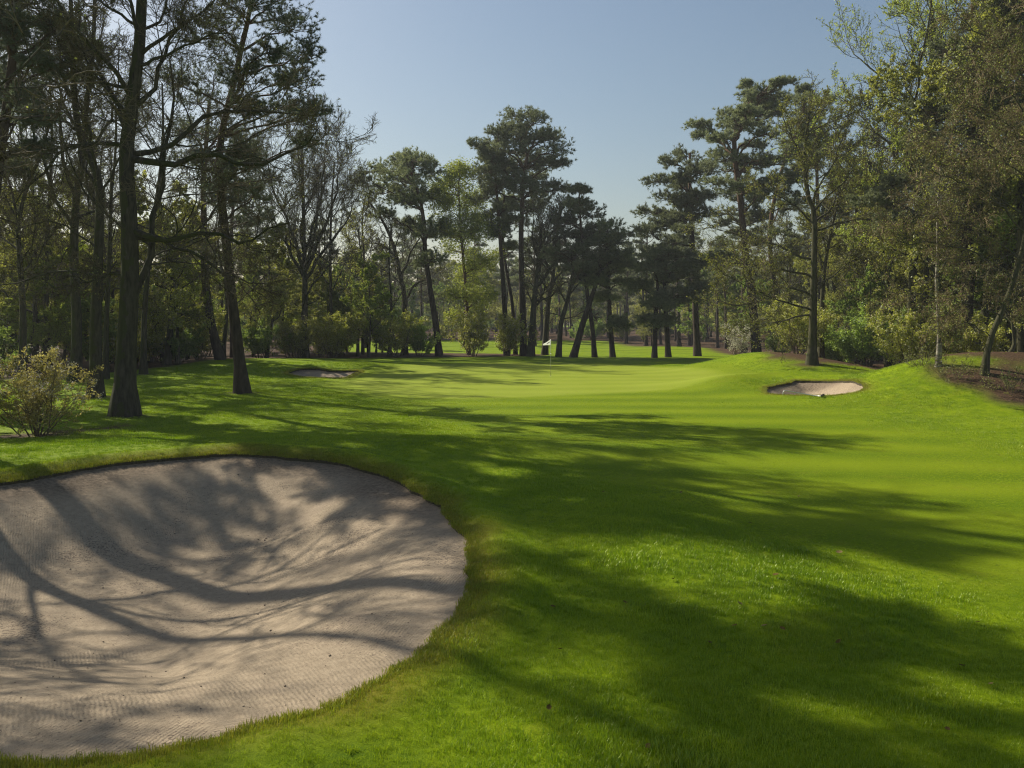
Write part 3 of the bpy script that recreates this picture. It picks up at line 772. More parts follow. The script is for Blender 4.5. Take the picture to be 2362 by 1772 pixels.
hero_pine('tallest pine in the middle, layered crown high above the flag',
    [(1131, 767), (1128, 657), (1125, 516), (1128, 432), (1131, 375), (1140, 345), (1130, 310), (1122, 270)], .42,
    [(1125, 260, 33, 14), (1152, 280, 40, 17), (1096, 290, 40, 18), (1070, 320, 34, 20), (1060, 350, 30, 18), (1102, 340, 40, 19), (1152, 310, 40, 18), (1186, 300, 28, 13), (1196, 335, 32, 17), (1177, 352, 35, 16), (1212, 360, 22, 11), (1090, 392, 40, 18), (1132, 402, 35, 15), (1172, 402, 35, 18), (1202, 406, 28, 13), (1152, 442, 40, 16), (1060, 402, 25, 16), (1108, 370, 30, 14)], d=82, **PK)
hero_oak('bare oak with a spreading fan of limbs, first trunk left of the flag', [(1146, 770), (1151, 685), (1154, 643), (1160, 587), (1164, 540), (1170, 480)], .42,
    [[(1158, 600), (1180, 530), (1205, 480), (1215, 435)], [(1160, 580), (1200, 520), (1240, 490), (1265, 475)], [(1156, 620), (1200, 570), (1250, 545), (1290, 520)], [(1162, 560), (1150, 510), (1152, 460)], [(1154, 650), (1190, 640), (1220, 610), (1245, 600)], [(1163, 550), (1185, 490), (1190, 450)], [(1153, 660), (1135, 620), (1128, 590)]],
    d=80, auto=3, alen=.3, lr=.42, bark='grey_bark', kw=dict(ns=(10, 9, 6), deep=False, rmin=.012, trop=.08), leafp=.12, leafs=.1)
hero_oak('dark oak trunk directly behind the flag', [(1176, 770), (1180, 700), (1185, 643), (1193, 601), (1200, 540), (1205, 480)], .38, [[(1190, 615), (1225, 570), (1265, 545), (1300, 545)], [(1193, 600), (1175, 560), (1165, 510)]], d=84, auto=7, alen=.4, bark='grey_bark', kw=dict(deep=False, rmin=.012, ns=(9, 8, 6)), tmin=.35)
hero_oak('crooked oak with one low horizontal branch, right of the flag', [(1206, 773), (1211, 700), (1219, 671), (1230, 629), (1238, 580), (1245, 520)], .32, [[(1215, 684), (1190, 676), (1165, 672)], [(1212, 690), (1240, 684), (1265, 672), (1290, 690)], [(1228, 640), (1260, 600), (1290, 580)]], d=79, auto=7, alen=.42, bark='grey_bark', kw=dict(deep=False, rmin=.012, ns=(9, 8, 6)))
hero_pine('strongly leaning dark pine, third trunk right of the flag', [(1238, 775), (1258, 700), (1272, 657), (1286, 615), (1300, 560)], .40, [(1312, 522, 40, 18), (1290, 560, 35, 16), (1325, 560, 30, 14), (1270, 590, 30, 13)], d=78, **PK)
hero_pine('pine with pointed crown and thin trunk leaning left, right of the strongly leaning pine', [(1284, 776), (1278, 700), (1270, 650), (1262, 580), (1255, 500), (1250, 425)], .28,
    [(1250, 415, 20, 9), (1242, 440, 32, 15), (1272, 462, 32, 15), (1216, 468, 28, 15), (1286, 498, 28, 14), (1230, 508, 40, 16), (1266, 543, 40, 15), (1210, 550, 35, 15), (1245, 580, 35, 13)], d=78, **PK)
hero_pine('pine at the right end of the central group, beside the sky gap', [(1323, 774), (1317, 686), (1313, 573), (1312, 500)], .30,
    [(1310, 498, 33, 12), (1345, 515, 24, 12), (1280, 520, 27, 13), (1340, 550, 31, 14), (1290, 560, 34, 14), (1320, 590, 38, 14), (1350, 612, 28, 11), (1270, 602, 28, 12), (1312, 642, 32, 12), (1335, 700, 22, 18), (1350, 575, 20, 10)], d=78, **PK)
# right of the sky gap
hero_pine('low pine with a leaning trunk, first on the right of the sky gap', [(1413, 777), (1416, 686), (1420, 620), (1412, 580)], .30, [(1412, 560, 28, 13), (1388, 580, 26, 13), (1384, 622, 26, 13), (1412, 655, 34, 14), (1430, 692, 26, 11), (1400, 690, 22, 10)], d=77, **PK)
hero_pine('shorter pine with dense rounded crown under the tall pines right of the sky gap', [(1443, 777), (1437, 658), (1436, 588), (1447, 540)], .32,
    [(1450, 528, 28, 11), (1412, 545, 32, 13), (1482, 553, 34, 15), (1440, 570, 40, 15), (1420, 605, 40, 15), (1472, 600, 34, 15), (1500, 580, 28, 14), (1450, 640, 40, 14), (1492, 640, 28, 14), (1512, 620, 25, 13)], d=78, **PK)
hero_pine('straight pine with orange upper trunk and one-sided crown, right of the sky gap', [(1506, 769), (1502, 680), (1500, 620), (1494, 502), (1489, 450), (1490, 380), (1490, 330)], .40,
    [(1415, 395, 24, 12), (1446, 356, 26, 15), (1488, 330, 30, 15), (1511, 367, 32, 18), (1473, 394, 35, 16), (1404, 455, 25, 13), (1393, 500, 22, 10), (1442, 436, 32, 15), (1484, 436, 32, 16), (1519, 425, 28, 16), (1427, 482, 26, 12), (1500, 465, 28, 12), (1450, 470, 26, 10), (1540, 560, 28, 14), (1545, 610, 25, 13)], **PK)
hero_pine('tallest pine on the right, wide ragged crown above the white blossom shrub', [(1634, 768), (1628, 690), (1618, 600), (1608, 533), (1600, 444), (1590, 367), (1585, 309), (1600, 240), (1640, 210)], .48,
    [(1608, 185, 14, 9), (1604, 216, 22, 14), (1643, 203, 35, 13), (1697, 182, 18, 8), (1689, 208, 25, 13), (1519, 262, 22, 9), (1527, 286, 20, 10), (1573, 248, 28, 13), (1589, 278, 40, 16), (1635, 247, 40, 16), (1550, 310, 32, 16), (1674, 240, 30, 14), (1565, 347, 40, 16), (1627, 347, 35, 14), (1538, 405, 30, 15), (1685, 347, 35, 17), (1712, 386, 28, 14), (1658, 405, 30, 14), (1640, 300, 32, 13)], d=74, **PK)
hero_pine('pine with spiky top behind the oak on the mound', [(1690, 770), (1675, 640), (1662, 500), (1690, 360), (1730, 260), (1738, 205)], .36,
    [(1739, 192, 16, 9), (1728, 216, 25, 11), (1774, 226, 20, 10), (1751, 247, 35, 13), (1745, 290, 35, 15), (1722, 322, 33, 15), (1765, 320, 28, 14), (1740, 360, 30, 14), (1700, 440, 28, 13)], d=82, **PK)
hero_oak('oak with upright forked trunk on the grassy mound right of the green',
    [(1753, 786), (1755, 700), (1757, 603), (1758, 468), (1743, 417), (1737, 347), (1742, 290), (1748, 230)], .25,
    [[(1758, 482), (1801, 444), (1840, 386), (1870, 330)], [(1755, 482), (1716, 448), (1666, 425), (1620, 400)], [(1756, 679), (1685, 692), (1640, 705), (1590, 715)], [(1756, 671), (1705, 657), (1627, 634), (1570, 612)],
     [(1758, 500), (1828, 475), (1878, 494), (1940, 500)], [(1757, 560), (1690, 530), (1620, 500), (1560, 480)], [(1756, 440), (1764, 400), (1793, 347), (1815, 270)], [(1757, 600), (1700, 585), (1640, 575), (1560, 570)], [(1757, 620), (1800, 590), (1840, 560), (1870, 550)], [(1738, 350), (1700, 290), (1680, 250)], [(1757, 640), (1680, 620), (1600, 660), (1540, 650)]],
    auto=5, alen=.3, bark='grey_bark', kw=dict(ns=(10, 9, 8), deep=False, rmin=.009), leafp=3, leafs=.075, leaf='oak_leaf', depth=.6)
hero_oak('tall open tree with fresh light green leaves rising to the top edge at right', [(1966, 797), (1967, 700), (1970, 600), (1990, 420), (2005, 282), (2010, 150), (2012, 20), (2000, -60)], .27,
    [[(2005, 282), (1982, 216), (1936, 154), (1897, 108), (1875, 50)], [(2008, 250), (2021, 154), (2013, 77), (2005, -20)], [(1988, 430), (1940, 310), (1895, 240), (1850, 165)], [(1978, 520), (1905, 410), (1850, 335), (1815, 250)], [(2005, 282), (2055, 180), (2080, 60), (2090, -20)],
     [(1990, 420), (1930, 390), (1880, 400), (1835, 390)], [(2000, 330), (1960, 230), (1950, 130), (1940, 30)], [(1975, 560), (1900, 520), (1860, 500)], [(2000, 320), (2050, 270), (2090, 200)]],
    d=50, auto=5, alen=.25, bark='grey_bark', kw=dict(ns=(9, 9, 7), deep=False, rmin=.008, trop=.1, ang=.65), leafp=4, leafs=.11, leaf='beech_leaf', depth=.6, name='beech_tree')
hero_pine('big dark pine filling the upper right corner behind the brown oak', [(2085, 800), (2090, 500), (2096, 300), (2100, 100), (2102, -60)], .34,
    [(2150, 30, 60, 38), (2180, 120, 60, 42), (2080, 90, 45, 32), (2110, 180, 60, 36), (2030, 232, 50, 28), (2190, 222, 60, 36), (2120, 282, 60, 32), (2000, 302, 45, 24), (1960, 392, 50, 22), (2060, 362, 55, 28), (2180, 332, 60, 32), (1905, 425, 42, 16), (2150, -50, 80, 46), (2100, 420, 50, 24), (2010, 460, 45, 22), (2180, 430, 50, 28), (1940, 480, 40, 16)],
    d=44, ln=.2, w=.032, n=11, per=6, mirror=.9, nsub=24)
hero_oak('brown budding oak with drooping tangled twigs on the earth bank at the right edge', [(2125, 808), (2135, 740), (2160, 680), (2190, 600), (2215, 500), (2225, 380), (2225, 200), (2220, 40)], .12,
    [[(2160, 680), (2080, 655), (2000, 640), (1930, 625)], [(2188, 605), (2100, 540), (2000, 520), (1925, 515)], [(2213, 505), (2120, 430), (2020, 400), (1950, 392)], [(2222, 390), (2130, 320), (2050, 290), (1990, 300)], [(2225, 260), (2150, 200), (2080, 175), (2030, 190)],
     [(2225, 160), (2160, 95), (2105, 45), (2080, 0)], [(2140, 730), (2090, 700), (2050, 700), (2010, 720)], [(2180, 630), (2230, 600), (2290, 560)], [(2218, 480), (2280, 420), (2330, 380)], [(2200, 560), (2130, 500), (2060, 470), (1990, 450)], [(2224, 330), (2160, 260), (2100, 240), (2060, 245)], [(2150, 700), (2190, 680), (2240, 690)], [(2205, 540), (2150, 560), (2090, 600), (2040, 590)], [(2224, 220), (2270, 150), (2300, 80)]],
    auto=6, alen=.3, bark='grey_bark', twig='brown_twig', kw=dict(ns=(9, 9, 7), deep=True, rmin=.008, trop=-.02, wander=.26), leafp=.6, leafs=.06, leaf='bud_leaf', depth=.7, lr=.36)
hero_oak('thin birch with white bark standing on the bank left of the brown oak', [(2026, 790), (2028, 712), (2022, 616), (2024, 557), (2025, 450), (2032, 340)], .095, auto=12, alen=.28, bark='birch_bark', kw=dict(deep=False, rmin=.006), leafp=.5, leafs=.07, leaf='oak_leaf', name='birch_tree')
hero_oak('slim dark trunk in the dip between the mound and the earth bank', [(1923, 800), (1925, 700), (1915, 600), (1900, 500), (1890, 400)], .16, d=52, auto=12, alen=.36, kw=dict(deep=False, rmin=.008), leafp=1, leafs=.09, leaf='olive_leaf')
hero_oak('mossy trunk close behind the oak on the mound', [(1772, 775), (1774, 690), (1778, 600), (1790, 520), (1810, 430)], .2, d=55, auto=9, alen=.34, bark='grey_bark', kw=dict(deep=False, rmin=.008), leafp=.8, leafs=.09, leaf='oak_leaf')
hero_oak('thin leaning stem on the earth bank near the right edge', [(2182, 800), (2190, 740), (2185, 680), (2200, 600)], .07, d=37, auto=8, alen=.5, bark='grey_bark', twig='brown_twig', kw=dict(deep=False, ns=(7, 6, 5)), leafp=.3, leafs=.06)
print('heroes', time.time() - T0)

# ---------------------------------------------------------------- kinds that repeat in the woods behind
O3 = np.zeros(3)
def proto_pine(h, cr, seed, cb=.52):
    global rng; keep = rng; rng = np.random.default_rng(seed)
    gt, gc = Geo(), Geo(); lean = rng.normal(size=2) * .03 * h
    pts = np.array([[0, 0, 0], [lean[0] * .3, lean[1] * .3, h * .35], [lean[0], lean[1], h * .7], [lean[0] * 1.1, lean[1] * 1.1, h * .93]])
    p, rr = trunk_tube(gt, pts, h * .014, h * .005, sides=7)
    cl = []
    for i in range(15):
        f = rng.uniform(0, 1); z = h * (cb + (.98 - cb) * f); ro = cr * (1 - .75 * f ** 1.6) * rng.uniform(.25, 1); a = rng.uniform(0, 2 * PI)
        rx = cr * rng.uniform(.28, .42); cl.append((np.array([lean[0] + ro * math.cos(a), lean[1] + ro * math.sin(a), z]), rx, rx, rx * .5))
    clump_branches(gt, gc, p[len(p) // 3:], cl, h * .004, 14, 6, pine_foliage(.34, .07, 8, 3))
    A, R = sprout(p[None, 3:], rr[None, 3:], 8, .15, 1.3, .1, 3, .2, -.05, rr=.14, rmin=.012, tmax=.6); tubes(gt, A, R, 3)
    r = finish('pine_tree', O3, gt, gc, M['pine_bark'], [M['twig'], M['needle']], 'pine', 'tree'); rng = keep; return r

def proto_broad(h, seed, bark, leaf, leafp, leafs, spread=.38, n=9, ang=.75, trop=.1, tmin=.3, name='oak_tree', kw={}):
    global rng; keep = rng; rng = np.random.default_rng(seed)
    gt, gc = Geo(), Geo(); b = rng.normal(size=(3, 2)) * .03 * h
    pts = np.array([[0, 0, 0], [b[0, 0], b[0, 1], h * .35], [b[1, 0], b[1, 1], h * .65], [b[2, 0], b[2, 1], h * .92]])
    p, rr = trunk_tube(gt, pts, h * .0125, h * .003, sides=7)
    A, R = sprout(p[None, 2:], rr[None, 2:], n, tmin, ang, spread, 8, .14, trop, rr=.5, rmin=.03); tubes(gt, A, R, 5)
    k = dict(ns=(8, 8, 6), deep=False, rmin=.011, trop=trop); k.update(kw)
    for a_, r_ in ((A, R), (p[None, -7:], rr[None, -7:])): oak_crown(gt, gc, a_, r_, leafp=leafp, leafs=leafs, **k)
    r = finish(name, O3, gt, gc, M[bark], [M['twig'], M[leaf]], name, 'tree'); rng = keep; return r

def proto_shrub(h, w, seed, leaf, leafs, nl, stems=14, blossom=0, name='shrub', bark='twig'):
    """many stems from one foot, leafy all over"""
    global rng; keep = rng; rng = np.random.default_rng(seed)
    gt, gc = Geo(), Geo(); a = rng.uniform(0, 2 * PI, stems); sp = rng.uniform(.1, 1, stems)
    st = np.stack([np.cos(a) * .09 * w * sp, np.sin(a) * .09 * w * sp, np.full(stems, -.08)], 1)
    di = np.stack([np.cos(a) * sp * w / h * .75, np.sin(a) * sp * w / h * .75, np.ones(stems)], 1)
    A, R = grow(st, di, np.full(stems, h * .95) * rng.uniform(.75, 1.05, stems), np.full(stems, h * .008), np.full(stems, h * .002), 8, .10, .02)
    tubes(gt, A, R, 5)
    B, RB = sprout(A, R, 10, .2, .8, .36, 5, .2, .06, rr=.6, rmin=.004); C, RC = sprout(B, RB, 7, .2, .8, .5, 3, .2, .04, rr=.6, rmin=.003)
    tubes(gc, B, RB, 3); tubes(gc, C, RC, 3)
    p, _ = pts_along(C, nl, .15); leaves(gc, p, leafs, 1, leafs * .5)
    mats = [M['twig'], M[leaf]]
    if blossom:
        src = C[rng.random(len(C)) < blossom]
        src = src[src[:, -1, 2] > h * .42] if len(src) else src
        q, _ = pts_along(src, 2, .85)
        q = np.repeat(q, 7, 0); leaves(gc, q, leafs * .75, 2, leafs * .7); mats.append(M['blossom'])
    r = empty(name, (0, 0, 0), name, 'shrub'); gt.build('stem', M[bark], r); gc.build('foliage', mats, r, smooth=False); rng = keep; return r

KIND = {}
for i, (h, c) in enumerate(((19, 3.6), (17, 3.2), (22, 4.2))): KIND['pine', i] = proto_pine(h, c, 31 + i)
KIND['tallpine', 0] = proto_pine(28, 3.7, 36, .69)
for i in range(2): KIND['oak', i] = proto_broad(16 + 2 * i, 41 + i, 'grey_bark', 'bud_leaf', 1, .12, n=12, spread=.42, ang=.95, trop=.05, kw=dict(ns=(10, 10, 7), rmin=.014))
KIND['bare', 0] = proto_broad(17, 45, 'oak_bark', 'bud_leaf', .1, .08, n=9, spread=.45, ang=.95, trop=.05, tmin=.22, kw=dict(ns=(7, 6, 5), rmin=.014))
for i in range(2): KIND['young', i] = proto_broad(10 + 1.5 * i, 51 + i, 'grey_bark', ('green_leaf', 'beech_leaf')[i], 11, .13, spread=.46, n=15, ang=1.15, trop=.03, tmin=.12, name='young_tree')
for i in range(2): KIND['olive', i] = proto_broad(12 + 2 * i, 61 + i, 'grey_bark', ('olive_leaf', 'oak_leaf')[i], 10, .115, spread=.46, n=14, ang=1.1, trop=.03, tmin=.16, name='young_tree')
KIND['shrub', 0] = proto_shrub(3.2, 3.4, 71, 'olive_leaf', .105, 14)
KIND['shrub', 1] = proto_shrub(2.6, 3.0, 72, 'green_leaf', .105, 14)
KIND['shrub', 2] = proto_shrub(2.9, 2.6, 73, 'olive_leaf', .10, 12, blossom=.12)
used = set()
def plant(kind, i, x, y, scale, label, group=None):
    src = KIND[kind, i]; z = float(H(x, y)) - .03
    if (kind, i) not in used:
        used.add((kind, i)); r = src; r.location = (float(x), float(y), z); r.rotation_euler = (0, 0, random.uniform(0, 6.28)); r.scale = (scale,) * 3; r['label'] = label
        if group: r['group'] = group
        return r
    return dup(src, (x, y, z), random.uniform(0, 6.28), scale, label, group)

def at_px(ox, d): return (ox / SC - 512) * d / F

# shrubs one can single out: (kind, survey x, distance, scale, label)
am = proto_shrub(2.6, 4.0, 77, 'copper_leaf', .066, 9, stems=21, blossom=.2, name='flowering_shrub')
b0 = hit(78, 940); am.location = Vector(b0.tolist()); am['label'] = 'coppery shrub with white blossom at the left edge behind the big bunker'
KIND['brush', 0] = proto_shrub(1.0, 2.6, 79, 'bud_leaf', .05, 1, stems=12, name='dry_brush')
KIND['blossom', 0] = proto_shrub(3.4, 3.6, 78, 'blossom', .10, 4, name='flowering_shrub')
for kd, i, ox, d, s, lab in (
    ('shrub', 1, 560, 74, 1.25, 'fresh green bush at the wood edge right of the leaning pine'),
    ('shrub', 0, 640, 74.5, 1.0, 'yellow green bush hiding the foot of the vase shaped oak'),
    ('shrub', 0, 735, 76, 1.2, 'wide olive bush under the slim straight trunk'),
    ('shrub', 2, 690, 77.5, 1.0, 'low olive bush with pale flowers between two wider bushes at the wood edge'),
    ('shrub', 0, 862, 79.5, 1.35, 'large yellow green bush below the umbrella pine'),
    ('shrub', 1, 905, 81, 1.2, 'green bush touching the bent trunk of the umbrella pine'),
    ('shrub', 2, 1022, 80.5, 1.45, 'round bush with pale flowers at the foot of the birch'),
    ('shrub', 2, 1098, 81, 1.3, 'round bush with pale flowers at the foot of the twin pines, left of the flag'),
    ('shrub', 0, 1720, 54, 1.05, 'golden green bush just left of the oak on the mound'),
    ('shrub', 1, 1795, 58, 1.2, 'green bush just right of the oak on the mound'),
    ('shrub', 0, 1965, 43, 1.1, 'golden green bush left of the white birch on the bank'),
    ('shrub', 1, 1870, 52, 1.3, 'multi stemmed green bush in the dip beside the earth bank'),
    ('shrub', 0, 2090, 41, .9, 'olive bush behind the earth bank under the brown oak'),
    ('shrub', 1, 385, 63, 1.1, 'many stemmed bush on the grass behind the big mossy oak'),
    ('shrub', 0, 430, 68, 1.3, 'dark footed bush left of the leaning pine'),
    ('shrub', 0, 300, 62, 1.2, 'olive bush between the slim trunk and the mossy oak'),
    ('brush', 0, 1990, 36.2, 1.0, 'dry brush on the grassy crown of the earth bank beside the birch'),
    ('brush', 0, 2055, 34.2, 1.1, 'low tangle of dry twigs on the bare earth bank'),
    ('brush', 0, 2180, 32.5, 1.0, 'dry brush low on the earth bank at the right edge'),
    ('blossom', 0, 1590, 80, 1.0, 'bush in full white blossom left of the tallest right pine')):
    plant(kd, i, at_px(ox, d), d, s, lab)

for kd, i, x, y, sc0, lab in (('olive', 0, -24.2, 61.8, 1.0, 'olive young tree on the lawn edge left of the small left bunker'), ('young', 1, -27.5, 65, 1.0, 'green young tree behind the lawn edge left of the small left bunker')):
    plant(kd, i, x, y, sc0, lab)
# woods behind, each tree a thing
placed = []
def scatter(n, xr, yr, mix, zone, lim=.70, mind=2.6, tries=6000, inside=True):
    c = 0
    for _ in range(tries):
        if c >= n: break
        y = yr[0] + (yr[1] - yr[0]) * random.random(); x = random.uniform(*xr)
        if abs(x) > y * lim: continue
        if inside and sdist(np.array([x]), np.array([y]), DIRT[0])[0] > -1: continue
        if any((x - a) ** 2 + (y - b) ** 2 < mind ** 2 for a, b in placed): continue
        placed.append((x, y)); c += 1
        k, i, s0, s1 = random.choices([m[:4] for m in mix], [m[4] for m in mix])[0]
        nm = {'pine': 'dark pine', 'oak': 'brown budding oak', 'bare': 'bare oak', 'young': 'fresh green young tree', 'olive': 'olive green young tree', 'shrub': 'leafy undergrowth bush', 'blossom': 'white blossom bush'}[k]
        if i < 0: i = random.randrange(3 if k in ('pine', 'shrub') else 2)
        plant(k, i, x, y, random.uniform(s0, s1), f'{nm} {zone[0]}', f'{nm}s {zone[1]}')
LZ = ('deep in the wood behind the left bunker', 'in the left wood')
RZ = ('deep in the wood behind the right mounds', 'in the right wood')
BZ = ('in the far wood beyond the back fairway', 'in the far wood')
scatter(26, (-70, -10), (70, 84), (('young', -1, .5, .8, 3), ('olive', -1, .5, .8, 3), ('bare', 0, .7, .9, 2)), LZ)
scatter(30, (-85, -16), (56, 122), (('pine', -1, .75, 1.0, 1), ('young', -1, .6, 1.05, 4), ('olive', -1, .6, 1.05, 4), ('bare', 0, .8, 1.1, 2)), LZ, mind=3, lim=.58)
scatter(22, (-70, -14), (52, 90), (('shrub', -1, .8, 1.4, 1),), LZ, mind=1.8)
scatter(20, (17, 50), (45, 68), (('young', -1, .6, 1.0, 4), ('olive', -1, .55, 1.0, 3), ('oak', -1, .5, .8, 1)), RZ)
scatter(38, (16, 90), (60, 125), (('pine', -1, .7, .92, 3), ('young', -1, .7, 1.2, 2), ('olive', -1, .8, 1.2, 2), ('oak', -1, .8, 1.1, 2)), RZ, mind=3)
scatter(16, (16, 60), (44, 80), (('shrub', -1, .7, 1.3, 1),), RZ, mind=1.8)
scatter(22, (-50, -22), (42, 76), (('pine', -1, .8, 1.0, 1), ('bare', 0, .9, 1.15, 3), ('young', -1, .5, .9, 4), ('olive', -1, .5, .9, 4)), LZ, mind=2.6, lim=.62)
scatter(30, (24, 60), (40, 74), (('pine', -1, .75, .92, 2), ('young', -1, .9, 1.4, 3), ('olive', -1, .9, 1.4, 3), ('oak', -1, .95, 1.2, 4)), RZ, mind=2.6)
scatter(9, (-27, -12), (79, 92), (('young', -1, .6, .95, 2), ('olive', -1, .6, .95, 2)), LZ, mind=2.2)
scatter(7, (-24, 6), (92, 120), (('pine', -1, .55, .7, 1),), BZ, mind=4, inside=False)
scatter(130, (-130, 130), (126, 172), (('pine', -1, .7, .95, 6), ('oak', -1, .7, .9, 2), ('olive', -1, .8, 1.1, 2), ('young', -1, .8, 1.1, 2)), BZ, mind=3)
scatter(60, (-100, 100), (124, 140), (('shrub', -1, .9, 1.5, 1),), BZ, mind=2)
scatter(12, (13, 25), (86, 125), (('pine', -1, .6, .85, 5), ('olive', -1, .5, .8, 2)), RZ, mind=2.5)
def far_wood():
    P_, K_ = [], []
    for _ in range(1500):
        a = rng.uniform(-.75, .75); r = rng.uniform(185, 330); P_.append((r * math.sin(a), r * math.cos(a), 0)); K_.append(rng.integers(0, 6))
    P_ = np.array(P_); P_[:, 2] = H(P_[:, 0], P_[:, 1]) - .05; K_ = np.array(K_)
    me = bpy.data.meshes.new('far_wood'); me.vertices.add(len(P_)); me.vertices.foreach_set('co', P_.astype(np.float32).ravel())
    for nm, v in (('size', rng.uniform(.6, .95, len(P_)) * np.where(K_ > 3, 2.2, 1)), ('spin', rng.uniform(0, 6.28, len(P_))), ('kind', K_)):
        at = me.attributes.new(nm, 'FLOAT', 'POINT'); at.data.foreach_set('value', np.asarray(v, np.float32))
    o = bpy.data.objects.new('far_wood', me); COL.objects.link(o); o['kind'] = 'stuff'; o['label'] = 'distant wood reading as one dark mass behind everything'
    ng = bpy.data.node_groups.new('far_wood_nodes', 'GeometryNodeTree')
    ng.interface.new_socket('Geometry', in_out='INPUT', socket_type='NodeSocketGeometry'); ng.interface.new_socket('Geometry', in_out='OUTPUT', socket_type='NodeSocketGeometry')
    gi = ng.nodes.new('NodeGroupInput'); go = ng.nodes.new('NodeGroupOutput'); k = NT(ng); jn = k.n('GeometryNodeJoinGeometry')
    def named(nm):
        q = k.n('GeometryNodeInputNamedAttribute', data_type='FLOAT'); q.inputs['Name'].default_value = nm; return q.outputs['Attribute']
    for i, root in enumerate((KIND['pine', 0], KIND['pine', 1], KIND['oak', 0], KIND['olive', 0], KIND['shrub', 0], KIND['shrub', 1])):
        sel = k.n('FunctionNodeCompare', data_type='FLOAT', operation='EQUAL'); k.l(named('kind'), sel.inputs[0]); sel.inputs[1].default_value = i; sel.inputs['Epsilon'].default_value = .1
        for ch in root.children:
            src = bpy.data.objects.new(ch.name + '_source', ch.data)
            inst = k.n('GeometryNodeInstanceOnPoints'); oi = k.n('GeometryNodeObjectInfo'); oi.inputs['Object'].default_value = src; oi.inputs['As Instance'].default_value = True
            cx = k.n('ShaderNodeCombineXYZ'); k.l(named('spin'), cx.inputs[2])
            k.l(gi.outputs[0], inst.inputs['Points']); k.l(oi.outputs['Geometry'], inst.inputs['Instance']); k.l(cx.outputs[0], inst.inputs['Rotation']); k.l(named('size'), inst.inputs['Scale']); k.l(sel.outputs[0], inst.inputs['Selection'])
            k.l(inst.outputs[0], jn.inputs[0])
    k.l(jn.outputs[0], go.inputs[0])
    md = o.modifiers.new('wood', 'NODES'); md.node_group = ng
far_wood()
# trees left of the bunker, outside the picture, whose shade falls into it
for k, i, x, y, s in (('bare', 0, -15.8, 20.8, 1.05), ('bare', 0, -16.2, 14.6, .9), ('bare', 0, -20.5, 18, 1.0), ('bare', 0, -27, 31, 1.3), ('tallpine', 0, -19.0, 24.8, 1.0), ('bare', 0, -25, 22, 1.2), ('pine', 0, -33, 27, 1.2), ('pine', 2, -23.8, 36.4, 1.3), ('pine', 1, -28, 40, 1.1), ('pine', 2, -38, 22, 1.1), ('olive', 0, -25, 31, .9)):
    nm = {'bare': 'bare oak', 'tallpine': 'tall high crowned pine', 'pine': 'dark pine', 'olive': 'olive green young tree'}[k]
    plant(k, i, x, y, s, f'{nm} beyond the left edge of the big bunker', f'{nm}s beyond the big bunker')
print('woods', time.time() - T0, len(placed))

# ---------------------------------------------------------------- grass
def tuft_mesh(name, n, h, rad, w, mt):
    g = Geo()
    a = rng.uniform(0, 2 * PI, n); r = rad * np.sqrt(rng.uniform(0, 1, n)); b = rng.uniform(0, 2 * PI, n)
    p = np.stack([r * np.cos(a), r * np.sin(a), np.full(n, -.01)], 1)
    hh = h * rng.uniform(.5, 1.15, n); lean = rng.uniform(.1, .7, n) * hh
    ld = np.stack([np.cos(b), np.sin(b), np.zeros(n)], 1); sd = np.stack([-np.sin(b), np.cos(b), np.zeros(n)], 1) * w * .5
    m = p + ld * (lean * .35)[:, None] + np.array([0, 0, 1]) * (hh * .6)[:, None]
    t = p + ld * lean[:, None] + np.array([0, 0, 1]) * hh[:, None]
    v = np.stack([p - sd, p + sd, m + sd * .8, m - sd * .8, t], 1); i = np.arange(n) * 5
    va = rng.uniform(0, 1, n)
    g.add(v.reshape(-1, 3), q=np.stack([i, i + 1, i + 2, i + 3], 1), a=va)
    g.t.append(np.stack([i + 3, i + 2, i + 4], 1)); g.ta.append(va); g.tm.append(np.zeros(n))
    o = g.build(name, mt, smooth=False); me = o.data
    COL.objects.unlink(o)
    return o

def blade_mat():
    m, nt, out = mat('grass_blade'); k = NT(nt)
    v = k.attr('vary'); ti = k.attr('tint', 'INSTANCER'); dr = k.attr('dry', 'INSTANCER')
    f = k.math('ADD', k.math('MULTIPLY', v, .55), k.math('MULTIPLY', ti, .45))
    col = k.ramp(f, [(.1, (.100, .205, .002)), (.5, (.240, .360, .003)), (.9, (.415, .490, .014))])
    col = k.mix(dr, col, k.ramp(v, [(.2, (.15, .15, .010)), (.8, (.33, .26, .035))]))
    d = k.n('ShaderNodeBsdfDiffuse'); t = k.n('ShaderNodeBsdfTranslucent'); gl = k.n('ShaderNodeBsdfGlossy', i_1=.42); gl.inputs[0].default_value = (.85, .88, .55, 1)
    k.l(col, d.inputs[0]); k.l(col, t.inputs[0])
    a = k.n('ShaderNodeMixShader', i_0=.42); k.l(d.outputs[0], a.inputs[1]); k.l(t.outputs[0], a.inputs[2])
    b = k.n('ShaderNodeMixShader', i_0=.06); k.l(a.outputs[0], b.inputs[1]); k.l(gl.outputs[0], b.inputs[2])
    k.l(b.outputs[0], out.inputs[0]); return m

